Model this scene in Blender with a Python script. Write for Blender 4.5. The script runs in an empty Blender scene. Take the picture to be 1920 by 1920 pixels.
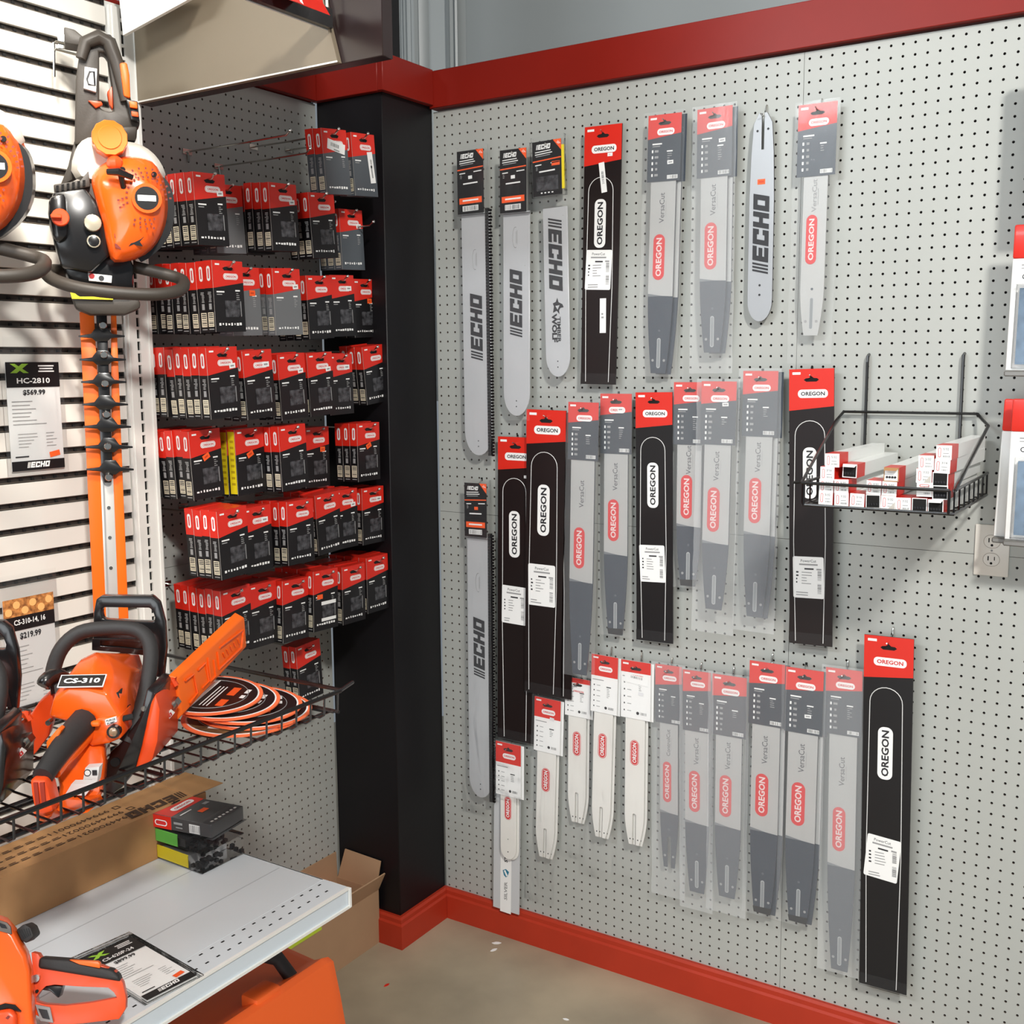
import bpy, bmesh, math, random
import numpy as np
from mathutils import Vector, Matrix
random.seed(7)
sc = bpy.context.scene
C = sc.collection
I = 0.0254                       # everything below is measured in inches (pegboard pitch = 1 inch)
# ------------------------------------------------------------------ camera, world, light, exposure
CAM = np.array([73.058, -99.447, 65.2255]); YAW, PIT, ROL, FPX = 0.570286, -0.134221, -0.0078964, 2048.92
_f = np.array([-math.sin(YAW)*math.cos(PIT), math.cos(YAW)*math.cos(PIT), math.sin(PIT)])
_r = np.cross(_f, [0, 0, 1]); _r /= np.linalg.norm(_r); _u = np.cross(_r, _f)
RR = math.cos(ROL)*_r + math.sin(ROL)*_u; UU = -math.sin(ROL)*_r + math.cos(ROL)*_u
cd = bpy.data.cameras.new('camera'); cam = bpy.data.objects.new('camera', cd); C.objects.link(cam)
cd.sensor_width = 36; cd.sensor_fit = 'HORIZONTAL'; cd.lens = FPX/1920*36; cd.clip_start = .05; cd.clip_end = 60
m = Matrix.Identity(4)
for i in range(3):
    m[i][0] = RR[i]; m[i][1] = UU[i]; m[i][2] = -_f[i]; m[i][3] = CAM[i]*I
cam.matrix_world = m
sc.camera = cam
w = bpy.data.worlds.new('world'); sc.world = w; w.use_nodes = True
w.node_tree.nodes['Background'].inputs[0].default_value = (.80, .90, 1.0, 1)
w.node_tree.nodes['Background'].inputs[1].default_value = .19
def lamp(name, loc, target, size, power, col, kind='AREA', spot=60):
    l = bpy.data.lights.new(name, kind); l.energy = power; l.color = col
    if kind == 'AREA': l.shape = 'RECTANGLE'; l.size = size[0]*I; l.size_y = size[1]*I
    else: l.shadow_soft_size = size[0]*I
    if kind == 'SPOT': l.spot_size = math.radians(spot); l.spot_blend = .7
    o = bpy.data.objects.new(name, l); C.objects.link(o); o.location = Vector(loc)*I
    o.rotation_euler = (Vector(target)-Vector(loc)).to_track_quat('-Z', 'Y').to_euler()
    return o
lamp('shop_and_fill_light', (128, -120, 150), (25, 0, 45), (12, 12), 120, (1.0, .97, .92))
lamp('shop_and_fill_light', (-5, -150, 125), (20, 0, 40), (60, 12), 48, (.90, .96, 1.0))
lamp('shop_and_fill_light', (45, -85, 152), (10, -20, 20), (48, 24), 5, (.95, .98, 1.0))  # broad overhead fill, added to raise the general brightness
lamp('low_fill', (70, -235, 48), (12, 0, 30), (150, 70), 75, (.92, .97, 1.0))  # added unseen fill behind the camera, lifts the lower part of the walls
lamp('display_light', (34, -76, 120), (-5, -64, 80), (4, 4), 165, (1.0, .93, .82), 'SPOT', 56)
sc.view_settings.view_transform = 'Standard'; sc.view_settings.look = 'None'
sc.view_settings.gamma = 1; sc.view_settings.use_curve_mapping = False
sc.view_settings.exposure = 0.36
# ------------------------------------------------------------------ pixel -> world
def ray(u, v):
    return RR*((u-960)/FPX) - UU*((v-960)/FPX) + _f
def at(u, v, X=None, Y=None, Z=None):
    d = ray(u, v)
    k, val = (0, X) if X is not None else (1, Y) if Y is not None else (2, Z)
    return CAM + d*((val-CAM[k])/d[k])
# ------------------------------------------------------------------ materials
MC = {}
def lin(c): return [((x/255)/12.92 if x/255 <= .04045 else ((x/255+.055)/1.055)**2.4) for x in c]
def mat(name, rgb, rough=.5, metal=0, noise=0, scale=30, bump=0, bscale=60, coat=0, spec=.5, col2=None, trans=0, alpha=1):
    if name in MC: return MC[name]
    mt = bpy.data.materials.new(name); mt.use_nodes = True; nt = mt.node_tree; b = nt.nodes['Principled BSDF']
    c = lin(rgb); b.inputs['Base Color'].default_value = (*c, 1); b.inputs['Roughness'].default_value = rough
    b.inputs['Metallic'].default_value = metal; b.inputs['Specular IOR Level'].default_value = spec
    b.inputs['Coat Weight'].default_value = coat; b.inputs['Coat Roughness'].default_value = .12
    b.inputs['Transmission Weight'].default_value = trans; b.inputs['Alpha'].default_value = alpha
    tc = nt.nodes.new('ShaderNodeTexCoord')
    if noise or col2:
        n = nt.nodes.new('ShaderNodeTexNoise'); n.inputs['Scale'].default_value = scale; n.inputs['Detail'].default_value = 6
        nt.links.new(tc.outputs['Object'], n.inputs['Vector'])
        r = nt.nodes.new('ShaderNodeValToRGB'); r.color_ramp.elements[0].position = .3; r.color_ramp.elements[1].position = .7
        c2 = lin(col2) if col2 else [x*(1-noise) for x in c]
        r.color_ramp.elements[0].color = (*c2, 1); r.color_ramp.elements[1].color = (*c, 1)
        nt.links.new(n.outputs[0], r.inputs[0]); nt.links.new(r.outputs[0], b.inputs['Base Color'])
    if bump:
        n = nt.nodes.new('ShaderNodeTexNoise'); n.inputs['Scale'].default_value = bscale; n.inputs['Detail'].default_value = 4
        nt.links.new(tc.outputs['Object'], n.inputs['Vector'])
        bp = nt.nodes.new('ShaderNodeBump'); bp.inputs['Strength'].default_value = bump; bp.inputs['Distance'].default_value = .002
        nt.links.new(n.outputs[0], bp.inputs['Height']); nt.links.new(bp.outputs[0], b.inputs['Normal'])
    MC[name] = mt; return mt
def film(name, clear, haze, rough, bscale, bstr, haze_col=(240, 243, 245)):
    """thin clear plastic: see-through + a little milky scatter + gloss"""
    mt = bpy.data.materials.new(name); mt.use_nodes = True; nt = mt.node_tree; nt.nodes.clear()
    o = nt.nodes.new('ShaderNodeOutputMaterial'); t = nt.nodes.new('ShaderNodeBsdfTransparent')
    t.inputs[0].default_value = (clear, clear, clear, 1)
    d = nt.nodes.new('ShaderNodeBsdfDiffuse'); d.inputs[0].default_value = (*lin(haze_col), 1)
    g = nt.nodes.new('ShaderNodeBsdfGlossy'); g.inputs['Roughness'].default_value = rough
    a = nt.nodes.new('ShaderNodeMixShader'); a.inputs[0].default_value = haze
    b = nt.nodes.new('ShaderNodeMixShader'); fr = nt.nodes.new('ShaderNodeFresnel'); fr.inputs[0].default_value = 1.17
    tc = nt.nodes.new('ShaderNodeTexCoord'); mp = nt.nodes.new('ShaderNodeMapping'); mp.inputs['Scale'].default_value = (1, 1, .22)
    n = nt.nodes.new('ShaderNodeTexNoise'); n.inputs['Scale'].default_value = bscale; n.inputs['Detail'].default_value = 5; n.inputs['Distortion'].default_value = .6
    bp = nt.nodes.new('ShaderNodeBump'); bp.inputs['Strength'].default_value = bstr; bp.inputs['Distance'].default_value = .004
    L = nt.links.new
    L(tc.outputs['Object'], mp.inputs[0]); L(mp.outputs[0], n.inputs['Vector']); L(n.outputs[0], bp.inputs['Height'])
    L(bp.outputs[0], g.inputs['Normal']); L(bp.outputs[0], fr.inputs['Normal'])
    L(t.outputs[0], a.inputs[1]); L(d.outputs[0], a.inputs[2]); L(fr.outputs[0], b.inputs[0])
    L(a.outputs[0], b.inputs[1]); L(g.outputs[0], b.inputs[2]); L(b.outputs[0], o.inputs[0])
    MC[name] = mt; return mt
PEG = mat('peg_grey', (171, 173, 168), .42, noise=.05, scale=3, bump=.08, bscale=40)
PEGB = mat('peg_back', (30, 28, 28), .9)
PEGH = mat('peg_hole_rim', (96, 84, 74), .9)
BRED = mat('red_paint_shaded', (130, 24, 12), .42, noise=.08, scale=8, bump=.05, bscale=30, spec=.3); BRD2 = mat('red_paint_lit', (176, 52, 30), .42, noise=.1, scale=10, bump=.05, bscale=30, spec=.35)  # one red paint in two tones; the light difference is painted in
PBLK = mat('pillar_black', (17, 15, 18), .45, spec=.3, bump=.1, bscale=50, noise=.15, scale=6)
FLOOR = mat('concrete', (178, 164, 140), .36, col2=(136, 126, 108), scale=2.6, bump=.12, bscale=14)
SLAT = mat('slat_white', (226, 222, 214), .22, spec=.6)
SLATG = mat('slat_groove', (52, 46, 42), .6)
STEEL = mat('fixture_white', (228, 227, 222), .35)
STEELS = mat('shelf_white', (208, 214, 218), .28, noise=.03, scale=5)
DARKH = mat('slot_dark', (14, 13, 13), .9)
CHR = mat('chrome', (200, 198, 192), .22, 1)
WIRE = mat('black_wire', (16, 15, 16), .3, coat=.3)
RED = mat('card_red', (212, 40, 26), .4, coat=.12, spec=.4); BLK = mat('card_black', (20, 19, 21), .4, coat=.1, spec=.35)
MAR = mat('card_maroon_black', (25, 17, 17), .38, coat=.1, spec=.35)
GRY = mat('card_grey', (104, 106, 108), .4, coat=.3); SLA = mat('card_slate', (50, 58, 68), .4, coat=.3)
WHT = mat('print_white', (238, 238, 236), .45); CRM = mat('print_cream', (226, 216, 190), .5)
PGR = mat('print_grey', (150, 150, 150), .5); PDK = mat('print_dark', (36, 36, 40), .5)
REDP = mat('print_red', (206, 44, 46), .45); ORG = mat('print_orange', (245, 92, 34), .5)
YEL = mat('label_yellow', (236, 214, 30), .45); GRN = mat('label_green', (104, 190, 74), .45); LIME = mat('print_lime', (150, 200, 60), .5)
BAR = mat('bar_steel', (180, 180, 178), .42, .1, noise=.05, scale=10)
BARS = mat('bar_echo_steel', (192, 194, 196), .36, .12, noise=.05, scale=8)
BARW = mat('bar_white', (226, 224, 218), .4); BARD = mat('bar_slate', (50, 58, 70), .4)
CHN = mat('chain_steel', (30, 28, 30), .35, .5); WIN = mat('window_chain', (20, 20, 22), .25, .1, col2=(84, 84, 88), scale=85, bump=.9, bscale=110)
BAG = film('poly_bag', .99, .085, .08, 24, .6); BAGH = film('poly_bag_hazy', .98, .19, .12, 20, .55)
BLI = film('blister_plastic', 1, .012, .05, 30, .25); BAGC = film('poly_bag_clear', .998, .04, .06, 26, .4)
ORA = mat('engine_orange', (246, 96, 22), .24, coat=.4); ORD = mat('engine_orange_dark', (232, 76, 26), .35)
ORL = mat('guard_orange', (248, 108, 22), .42); BPL = mat('black_plastic', (24, 23, 24), .26, coat=.25)
GPL = mat('grey_plastic', (62, 56, 50), .5, bump=.1, bscale=300); RUB = mat('rubber_grip', (40, 38, 38), .62, bump=.2, bscale=200)
TANK = mat('tank_white', (238, 232, 222), .35); KRA = mat('kraft_card', (176, 132, 86), .75, noise=.1, scale=20, bump=.05)
KRI = mat('kraft_ink', (66, 44, 28), .8); BEI = mat('panel_beige', (128, 116, 98), .5); MRN = mat('panel_dark_gloss', (44, 32, 32), .25)
CASE = mat('case_orange', (246, 104, 40), .42, bump=.1, bscale=60)
OUTL = mat('outlet_white', (226, 222, 214), .35); GCUR = mat('curtain_grey', (138, 142, 142), .42, bump=.25, bscale=9)
PICT = mat('log_picture', (222, 150, 82), .5, col2=(110, 62, 30), scale=120)
# ------------------------------------------------------------------ mesh builder (inches in, metres out)
TXT = {}
def text2d(s, bold=.018):
    k = (s, bold)
    if k not in TXT:
        c = bpy.data.curves.new('t', 'FONT'); c.body = s; c.size = 1; c.resolution_u = 2; c.offset = bold
        o = bpy.data.objects.new('t', c); C.objects.link(o)
        me = bpy.data.meshes.new_from_object(o.evaluated_get(bpy.context.evaluated_depsgraph_get()))
        V = [(v.co.x, v.co.y) for v in me.vertices]; F = [tuple(p.vertices) for p in me.polygons]
        bpy.data.objects.remove(o); bpy.data.curves.remove(c); bpy.data.meshes.remove(me)
        a = np.array(V); lo = a.min(0); hi = a.max(0); a = (a-(lo+hi)/2)/(hi[1]-lo[1])
        TXT[k] = (a, F, (hi[0]-lo[0])/(hi[1]-lo[1]))
    return TXT[k]
ECHO_W = 4.35
def echo_rects():
    R = []; st = .0
    for k in range(3): R.append((st+k*.19, 0, st+k*.19+.11, 1))
    x = .62
    R += [(x, 0, x+.28, 1), (x, 0, x+.8, .26), (x, .38, x+.74, .62), (x, .74, x+.8, 1)]; x += .9
    R += [(x, 0, x+.28, 1), (x, 0, x+.84, .26), (x, .74, x+.84, 1), (x+.56, 0, x+.84, .38), (x+.56, .62, x+.84, 1)]; x += .94
    R += [(x, 0, x+.28, 1), (x+.56, 0, x+.84, 1), (x, .38, x+.84, .62)]; x += .94
    R += [(x, 0, x+.28, 1), (x+.56, 0, x+.84, 1), (x, 0, x+.84, .26), (x, .74, x+.84, 1)]
    return R
class MB:
    def __init__(s): s.v = []; s.f = []; s.m = []; s.mats = []
    def mi(s, m):
        if m not in s.mats: s.mats.append(m)
        return s.mats.index(m)
    def add(s, V, F, m):
        b = len(s.v); s.v += [tuple(v) for v in V]; k = s.mi(m)
        for f in F: s.f.append(tuple(i+b for i in f)); s.m.append(k)
        return s
    def box(s, x0, x1, y0, y1, z0, z1, m, faces=None):
        V = [(x, y, z) for z in (z0, z1) for y in (y0, y1) for x in (x0, x1)]
        F = [(0, 2, 3, 1), (4, 5, 7, 6), (0, 1, 5, 4), (2, 6, 7, 3), (0, 4, 6, 2), (1, 3, 7, 5)]   # bottom top front(-y) back left right
        if isinstance(m, dict):
            b = len(s.v); s.v += V
            for n, f in zip('btfklr', F): s.f.append(tuple(i+b for i in f)); s.m.append(s.mi(m.get(n, m['*'])))
            return s
        return s.add(V, F, m)
    def prism(s, P, y0, y1, m, mside=None):
        """P: outline in (x,z); y0 front, y1 back"""
        n = len(P); V = [(p[0], y0, p[1]) for p in P]+[(p[0], y1, p[1]) for p in P]
        s.add(V, [tuple(range(n)), tuple(range(2*n-1, n-1, -1))], m)
        s.add(V, [(i, i+n, (i+1) % n+n, (i+1) % n) for i in range(n)], mside or m); return s
    def zprism(s, P, z0, z1, m):
        n = len(P); V = [(p[0], p[1], z0) for p in P]+[(p[0], p[1], z1) for p in P]
        return s.add(V, [tuple(range(n)), tuple(range(2*n-1, n-1, -1))]+[(i, i+n, (i+1) % n+n, (i+1) % n) for i in range(n)], m)
    def loft(s, S, m, cap=True):
        n = len(S[0]); V = [p for r in S for p in r]; F = []
        for k in range(len(S)-1):
            for i in range(n): j = (i+1) % n; F.append((k*n+i, k*n+j, (k+1)*n+j, (k+1)*n+i))
        if cap: F += [tuple(range(n-1, -1, -1)), tuple(range((len(S)-1)*n, len(S)*n))]
        return s.add(V, F, m)
    def ring(s, A, B, y0, y1, m):
        """flat frame between outline A and inner outline B (same count)"""
        n = len(A); V = [(p[0], y0, p[1]) for p in A+B]+[(p[0], y1, p[1]) for p in A+B]; F = []
        for i in range(n):
            j = (i+1) % n
            F += [(i, j, n+j, n+i), (2*n+i, 3*n+i, 3*n+j, 2*n+j), (i, 2*n+i, 2*n+j, j), (n+i, n+j, 3*n+j, 3*n+i)]
        return s.add(V, F, m)
    def tube(s, P, r, m, n=8, closed=False):
        P = [Vector(p) for p in P]; k = len(P); rs = r if isinstance(r, (list, tuple)) else [r]*k
        V = []; F = []; up = None
        for i, p in enumerate(P):
            a = P[(i-1) % k] if (i or closed) else p; b = P[(i+1) % k] if (i < k-1 or closed) else p
            t = (b-a).normalized() if (b-a).length > 1e-9 else Vector((0, 0, 1))
            if up is None: up = Vector((0, 0, 1)) if abs(t.z) < .9 else Vector((1, 0, 0))
            x = t.cross(up).normalized(); up = x.cross(t).normalized()
            for j in range(n):
                an = 2*math.pi*j/n; V.append(p+(x*math.cos(an)+up*math.sin(an))*rs[i])
        kk = k if closed else k-1
        for i in range(kk):
            for j in range(n):
                i2 = (i+1) % k; F.append((i*n+j, i2*n+j, i2*n+(j+1) % n, i*n+(j+1) % n))
        if not closed: F += [tuple(range(n-1, -1, -1)), tuple(range((k-1)*n, k*n))]
        return s.add(V, F, m)
    def disc(s, cx, cz, r, y0, y1, m, n=24, rz=None, mside=None):
        return s.prism([(cx+r*math.cos(2*math.pi*i/n), cz+(rz or r)*math.sin(2*math.pi*i/n)) for i in range(n)], y0, y1, m, mside)
    def ball(s, c, r, m, n=8):
        rings = [[(c[0]+r*math.sin(math.pi*k/n)*math.cos(2*math.pi*j/n), c[1]+r*math.sin(math.pi*k/n)*math.sin(2*math.pi*j/n), c[2]+r*math.cos(math.pi*k/n)) for j in range(n)] for k in range(1, n)]
        return s.loft(rings, m)
    # ---- flat print, facing -y, rotated by rot (degrees) about (x,z)
    def _pl(s, pts, x, z, rot, y): 
        a = math.radians(rot); ca, sa = math.cos(a), math.sin(a)
        return [(x+p[0]*ca-p[1]*sa, y, z+p[0]*sa+p[1]*ca) for p in pts]
    def pr(s, x, z, w, h, m, y, rot=0):
        return s.add(s._pl([(-w/2, -h/2), (w/2, -h/2), (w/2, h/2), (-w/2, h/2)], x, z, rot, y), [(0, 1, 2, 3)], m)
    def pill(s, x, z, w, h, m, y, rot=0, k=.5, n=7):
        r = h*k; P = []
        for cx, cz, a0 in ((w/2-r, h/2-r, 0), (-w/2+r, h/2-r, 90), (-w/2+r, -h/2+r, 180), (w/2-r, -h/2+r, 270)):
            for i in range(n): a = math.radians(a0+90*i/(n-1)); P.append((cx+r*math.cos(a), cz+r*math.sin(a)))
        return s.add(s._pl(P, x, z, rot, y), [tuple(range(len(P)))], m)
    def txt(s, t, x, z, h, m, y, rot=0, bold=.018, width=None, sx=1):
        a, F, w = text2d(t, bold); kx = h*sx
        if width: kx = width/w
        return s.add(s._pl([(p[0]*kx, p[1]*h) for p in a], x, z, rot, y), F, m)
    def echo(s, x, z, length, m, y, rot=0, shear=.22, hk=1.0, back=None):
        k = length/ECHO_W; h = length/ECHO_W*hk
        for ii, (a, b, c, d) in enumerate(echo_rects()):
            P = [((px+shear*(pz-.5)-ECHO_W/2)*k, (pz-.5)*h) for px, pz in ((a, b), (c, b), (c, d), (a, d))]
            s.add(s._pl(P, x, z, rot, y-.0022*ii), [(0, 1, 2, 3)], m)
        return s
    def barcode(s, x, z, w, h, y, rot=0, m=None, bg=None, seed=1, n=11):
        s.pr(x, z, w, h, bg or WHT, y, rot); rnd = random.Random(seed); a = math.radians(rot)
        for i in range(n):
            t = (-.44+.88*i/(n-1))*w; bw = w/n*rnd.choice((.25, .4, .55))
            s.pr(x+t*math.cos(a), z+t*math.sin(a), bw, h*.82, m or PDK, y-.006, rot)
        return s
    def lines(s, x, z, w, n, gap, m, y, h=.04, seed=3, rot=0):
        rnd = random.Random(seed); a = math.radians(rot)
        for i in range(n):
            ww = w*rnd.uniform(.45, 1); ox = -w/2+ww/2; oz = -i*gap
            s.pr(x+ox*math.cos(a)-oz*math.sin(a), z+ox*math.sin(a)+oz*math.cos(a), ww, h, m, y, rot)
        return s
    def build(s, name, parent=None, smooth=False, bevel=0, seg=2, loc=None, rot=None, recalc=False):
        me = bpy.data.meshes.new(name)
        me.from_pydata([(v[0]*I, v[1]*I, v[2]*I) for v in s.v], [], s.f); me.update()
        for m in s.mats: me.materials.append(m)
        me.polygons.foreach_set('material_index', s.m)
        if bevel or recalc:
            bm = bmesh.new(); bm.from_mesh(me); bmesh.ops.remove_doubles(bm, verts=bm.verts, dist=1e-6)
            bmesh.ops.recalc_face_normals(bm, faces=bm.faces)
            if bevel:
                ed = [e for e in bm.edges if len(e.link_faces) == 2 and e.calc_face_angle(0) > .5]
                bmesh.ops.bevel(bm, geom=ed, offset=bevel*I, segments=seg, profile=.5, affect='EDGES', clamp_overlap=True)
            bm.to_mesh(me); bm.free()
        if smooth or bevel:
            me.polygons.foreach_set('use_smooth', [True]*len(me.polygons))
            try: me.set_sharp_from_angle(angle=math.radians(38))
            except Exception: pass
        o = bpy.data.objects.new(name, me); C.objects.link(o)
        if parent is not None: o.parent = parent
        if loc is not None: o.location = Vector(loc)*I
        if rot is not None: o.rotation_euler = rot
        return o
def tag(o, label, cat, group=None):
    o['label'] = label; o['category'] = cat
    if group: o['group'] = group
    return o
def thing(name, label, cat, loc, rot=(0, 0, 0), group=None):
    o = bpy.data.objects.new(name, None); C.objects.link(o); o.location = Vector([float(x) for x in loc])*I; o.rotation_euler = rot
    o.empty_display_size = .02
    return tag(o, label, cat, group)
def struct(o): o['kind'] = 'structure'; return o
def copy_tree(root, loc=None, rot=None, skip=()):
    r = root.copy(); C.objects.link(r)
    for ch in list(root.children):
        if ch.name.split('.')[0] in skip: continue
        c = ch.copy(); C.objects.link(c); c.parent = r
        for g in ch.children:
            if g.name.split('.')[0] in skip: continue
            d = g.copy(); C.objects.link(d); d.parent = c
    if loc is not None: r.location = Vector([float(x) for x in loc])*I
    if rot is not None: r.rotation_euler = rot
    return r
class Fr:
    """upright working frame at world point O (inches), turned phi about z; q() turns a pixel into local (x,z) at distance w in front"""
    def __init__(s, O, phi, tilt=0):
        ct, st = math.cos(tilt), math.sin(tilt)
        s.O = np.array(O, float); s.phi = phi; s.r = np.array([math.cos(phi), math.sin(phi), 0]); s.o = np.array([math.sin(phi)*ct, -math.cos(phi)*ct, st]); s.u = np.array([-math.sin(phi)*st, math.cos(phi)*st, ct])
    def q(s, u, v, w=0.):
        P = s.O+s.o*w; d = ray(u, v); t = ((P-CAM)@s.o)/(d@s.o); h = CAM+d*t-s.O
        return (float(h@s.r), float(h@s.u))
    def qs(s, L, w=0.): return [s.q(a, b, w) for a, b in L]
    def q3(s, u, v, w=0.): x, z = s.q(u, v, w); return (x, -w, z)
ORD_ = ['first', 'second', 'third', 'fourth', 'fifth', 'sixth', 'seventh', 'eighth', 'ninth', 'tenth']
# ================================================================== SETTING
def pegpanel(name, u0, u1, v0, v1, us, vs, parent, flip=None):
    """board with real round holes; local x = u, z = v, front at y=0"""
    us = sorted(u for u in us if u0+.15 < u < u1-.15); vs = sorted(v for v in vs if v0+.15 < v < v1-.15)
    ub = [u0]+[(a+b)/2 for a, b in zip(us, us[1:])]+[u1]; vb = [v0]+[(a+b)/2 for a, b in zip(vs, vs[1:])]+[v1]
    V = []; F = []; M = []; r = .118
    oc = [(r*math.cos(math.pi/4*k), r*math.sin(math.pi/4*k)) for k in range(8)]
    # octagon k: 0 E,1 NE,2 N,3 NW,4 W,5 SW,6 S,7 SE ; corners 0 NE,1 NW,2 SW,3 SE
    cf = [(0, 8+0, 8+1), ]
    for i, u in enumerate(us):
        for j, v in enumerate(vs):
            b = len(V); a0, a1, b0, b1 = ub[i], ub[i+1], vb[j], vb[j+1]
            V += [(a1*I, 0, b1*I), (a0*I, 0, b1*I), (a0*I, 0, b0*I), (a1*I, 0, b0*I)]
            V += [((u+p)*I, 0, (v+q)*I) for p, q in oc]; V += [((u+p)*I, .2*I, (v+q)*I) for p, q in oc]
            o = b+4
            F += [(b, o+1, o+0, o+7, b+3), (b+1, o+3, o+2, o+1, b), (b+2, o+5, o+4, o+3, b+1), (b+3, o+7, o+6, o+5, b+2)]; M += [0]*4
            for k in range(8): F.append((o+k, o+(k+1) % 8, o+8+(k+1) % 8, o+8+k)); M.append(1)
    b = len(V)
    me = bpy.data.meshes.new(name)
    V += [(u0*I, 0, v0*I), (u1*I, 0, v0*I), (u1*I, 0, v1*I), (u0*I, 0, v1*I), (u0*I, .2*I, v0*I), (u1*I, .2*I, v0*I), (u1*I, .2*I, v1*I), (u0*I, .2*I, v1*I)]
    F += [(b+i, b+4+i, b+4+(i+1) % 4, b+(i+1) % 4) for i in range(4)]; M += [0]*4
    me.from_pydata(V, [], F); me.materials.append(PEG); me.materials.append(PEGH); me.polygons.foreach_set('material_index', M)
    o = bpy.data.objects.new(name, me); C.objects.link(o); o.parent = parent; return o
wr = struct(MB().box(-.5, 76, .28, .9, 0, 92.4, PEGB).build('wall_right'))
cu = [float(i) for i in range(0, 41)]; cu2 = [i-.08 for i in range(41, 76)]
rv = [91.8-k for k in range(0, 90)]; rlo = [z+.043 for z in rv if z < 48.6]; rhi = [z for z in rv if z > 48.8]
pegpanel('peg_panel', -.45, 40.42, 48.77, 92.4, cu, rhi, wr); pegpanel('peg_panel', 40.46, 76, 48.77, 92.4, cu2, rhi, wr)
pegpanel('peg_panel', -.45, 40.42, 3, 48.73, cu, rlo, wr); pegpanel('peg_panel', 40.46, 76, 3, 48.73, cu2, rlo, wr)
# left wall: local x=+Y, front toward +X
wl = struct(MB().box(-95, -8.7, .28, .9, 0, 93, PEGB).build('wall_left', loc=(-9.6, 0, 0), rot=(0, 0, math.pi/2)))
pegpanel('peg_panel', -44.3, -8.75, 46.4, 92.8, [-9.35-j for j in range(0, 36)][::-1], [91.35-k for k in range(0, 60)], wl)
pegpanel('peg_panel', -44.3, -8.75, 3, 46.36, [-9.35-j for j in range(0, 36)][::-1], [91.35-k for k in range(0, 90)], wl)
pil = struct(MB().box(-9.55, -.62, -8.6, 0, 0, 93.4, PBLK).build('wall_corner', bevel=.08, seg=1)); pil['label'] = 'black painted square pillar in the corner between the pegboards'
struct(MB().box(-9.4, -1.2, -8.5, -8.1, 96.7, 122, MRN).build('trim_5'))
struct(MB().box(-9.3, -.8, -8.1, -5.2, 96.7, 122, PBLK).build('trim_6'))
# red bands on top of the boards
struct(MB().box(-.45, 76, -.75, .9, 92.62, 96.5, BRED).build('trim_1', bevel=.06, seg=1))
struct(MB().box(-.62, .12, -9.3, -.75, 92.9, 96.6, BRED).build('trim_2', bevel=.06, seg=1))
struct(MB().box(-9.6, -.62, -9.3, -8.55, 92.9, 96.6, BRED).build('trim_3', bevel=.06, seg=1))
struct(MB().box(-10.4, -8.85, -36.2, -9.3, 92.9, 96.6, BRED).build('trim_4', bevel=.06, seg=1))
# baseboards with a bevelled cap
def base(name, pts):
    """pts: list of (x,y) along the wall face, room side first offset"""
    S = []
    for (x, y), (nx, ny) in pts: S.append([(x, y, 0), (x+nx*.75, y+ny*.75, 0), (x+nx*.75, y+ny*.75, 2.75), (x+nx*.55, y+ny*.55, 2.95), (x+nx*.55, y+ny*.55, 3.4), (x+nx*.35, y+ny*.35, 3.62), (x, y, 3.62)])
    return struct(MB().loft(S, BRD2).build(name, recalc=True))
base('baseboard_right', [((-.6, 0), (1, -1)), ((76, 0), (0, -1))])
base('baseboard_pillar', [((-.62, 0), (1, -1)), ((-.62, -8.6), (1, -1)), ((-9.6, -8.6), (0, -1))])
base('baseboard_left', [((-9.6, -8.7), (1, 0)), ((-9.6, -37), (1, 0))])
fl = struct(MB().box(-60, 180, -220, 60, -1, 0, FLOOR).build('floor'))
struct(MB().box(-120, 260, -260, 110, 168, 170, mat('ceiling_white', (190, 190, 186), .8)).build('ceiling'))
# stained patches / scuffs on the concrete
# grey back room wall with vertical folds, seen above the pegboard
P = []; rc = random.Random(11); XF = float(at(866, 60, Y=30)[0]); x = -42.; y = 30.
while x < XF:
    x += rc.choice((.25, .4, .7)); y = 30+rc.uniform(-.5, .5)+1.1*math.sin(x*.8); P.append((x, y))
P += [(XF+.1, 29.4), (XF+.5, 30.2)]+[(XF+1+k*3, 30+.06*math.sin(k*1.3)) for k in range(60)]
bw = MB(); V = [(x, y, z) for z in (60, 168) for x, y in P]; N = len(P)
bw.add(V, [(i, i+1, N+i+1, N+i) for i in range(N-1)], GCUR)
struct(bw.build('wall_back', smooth=True))
# ================================================================== GONDOLA (slatwall fixture)
SX = -5.0
g = thing('slatwall_display', 'white slatwall display rack with dark grooves and slotted upright at left', 'display rack', (SX, -36.5, 0))
def gb(mb, name, **k): return mb.build(name, g, **k)
zt = 104.32; pitch = 2.0
for k in range(52):                      # each board of the slatwall is a part of its own
    z1 = zt-k*pitch; z0 = z1-pitch+.52
    if z1 < 1: break
    MB().box(0, .35, -48, -1.9, z0, z1, SLAT).build('slat', g, bevel=.04, seg=1, loc=(-.35, 0, 0))
mb = MB().box(-1.0, -.36, -48, -1.7, 0, 104, SLATG)
gb(mb, 'back_panel')
for k in range(52):
    z1 = zt-k*pitch; z0 = z1-pitch
    if z0 < 1: break
    if k % 1 == 0:
        mb = MB()
        for y in range(2, 47): mb.box(-.36, -.18, -y-.12, -y+.10, z0+.16, z0+.36, DARKH)
        mb.box(-.36, -.22, -48, -1.9, z0+.06, z0+.13, mat('groove_lip', (88, 80, 72), .4))
        o = gb(mb, 'groove_insert')
up = MB()
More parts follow.
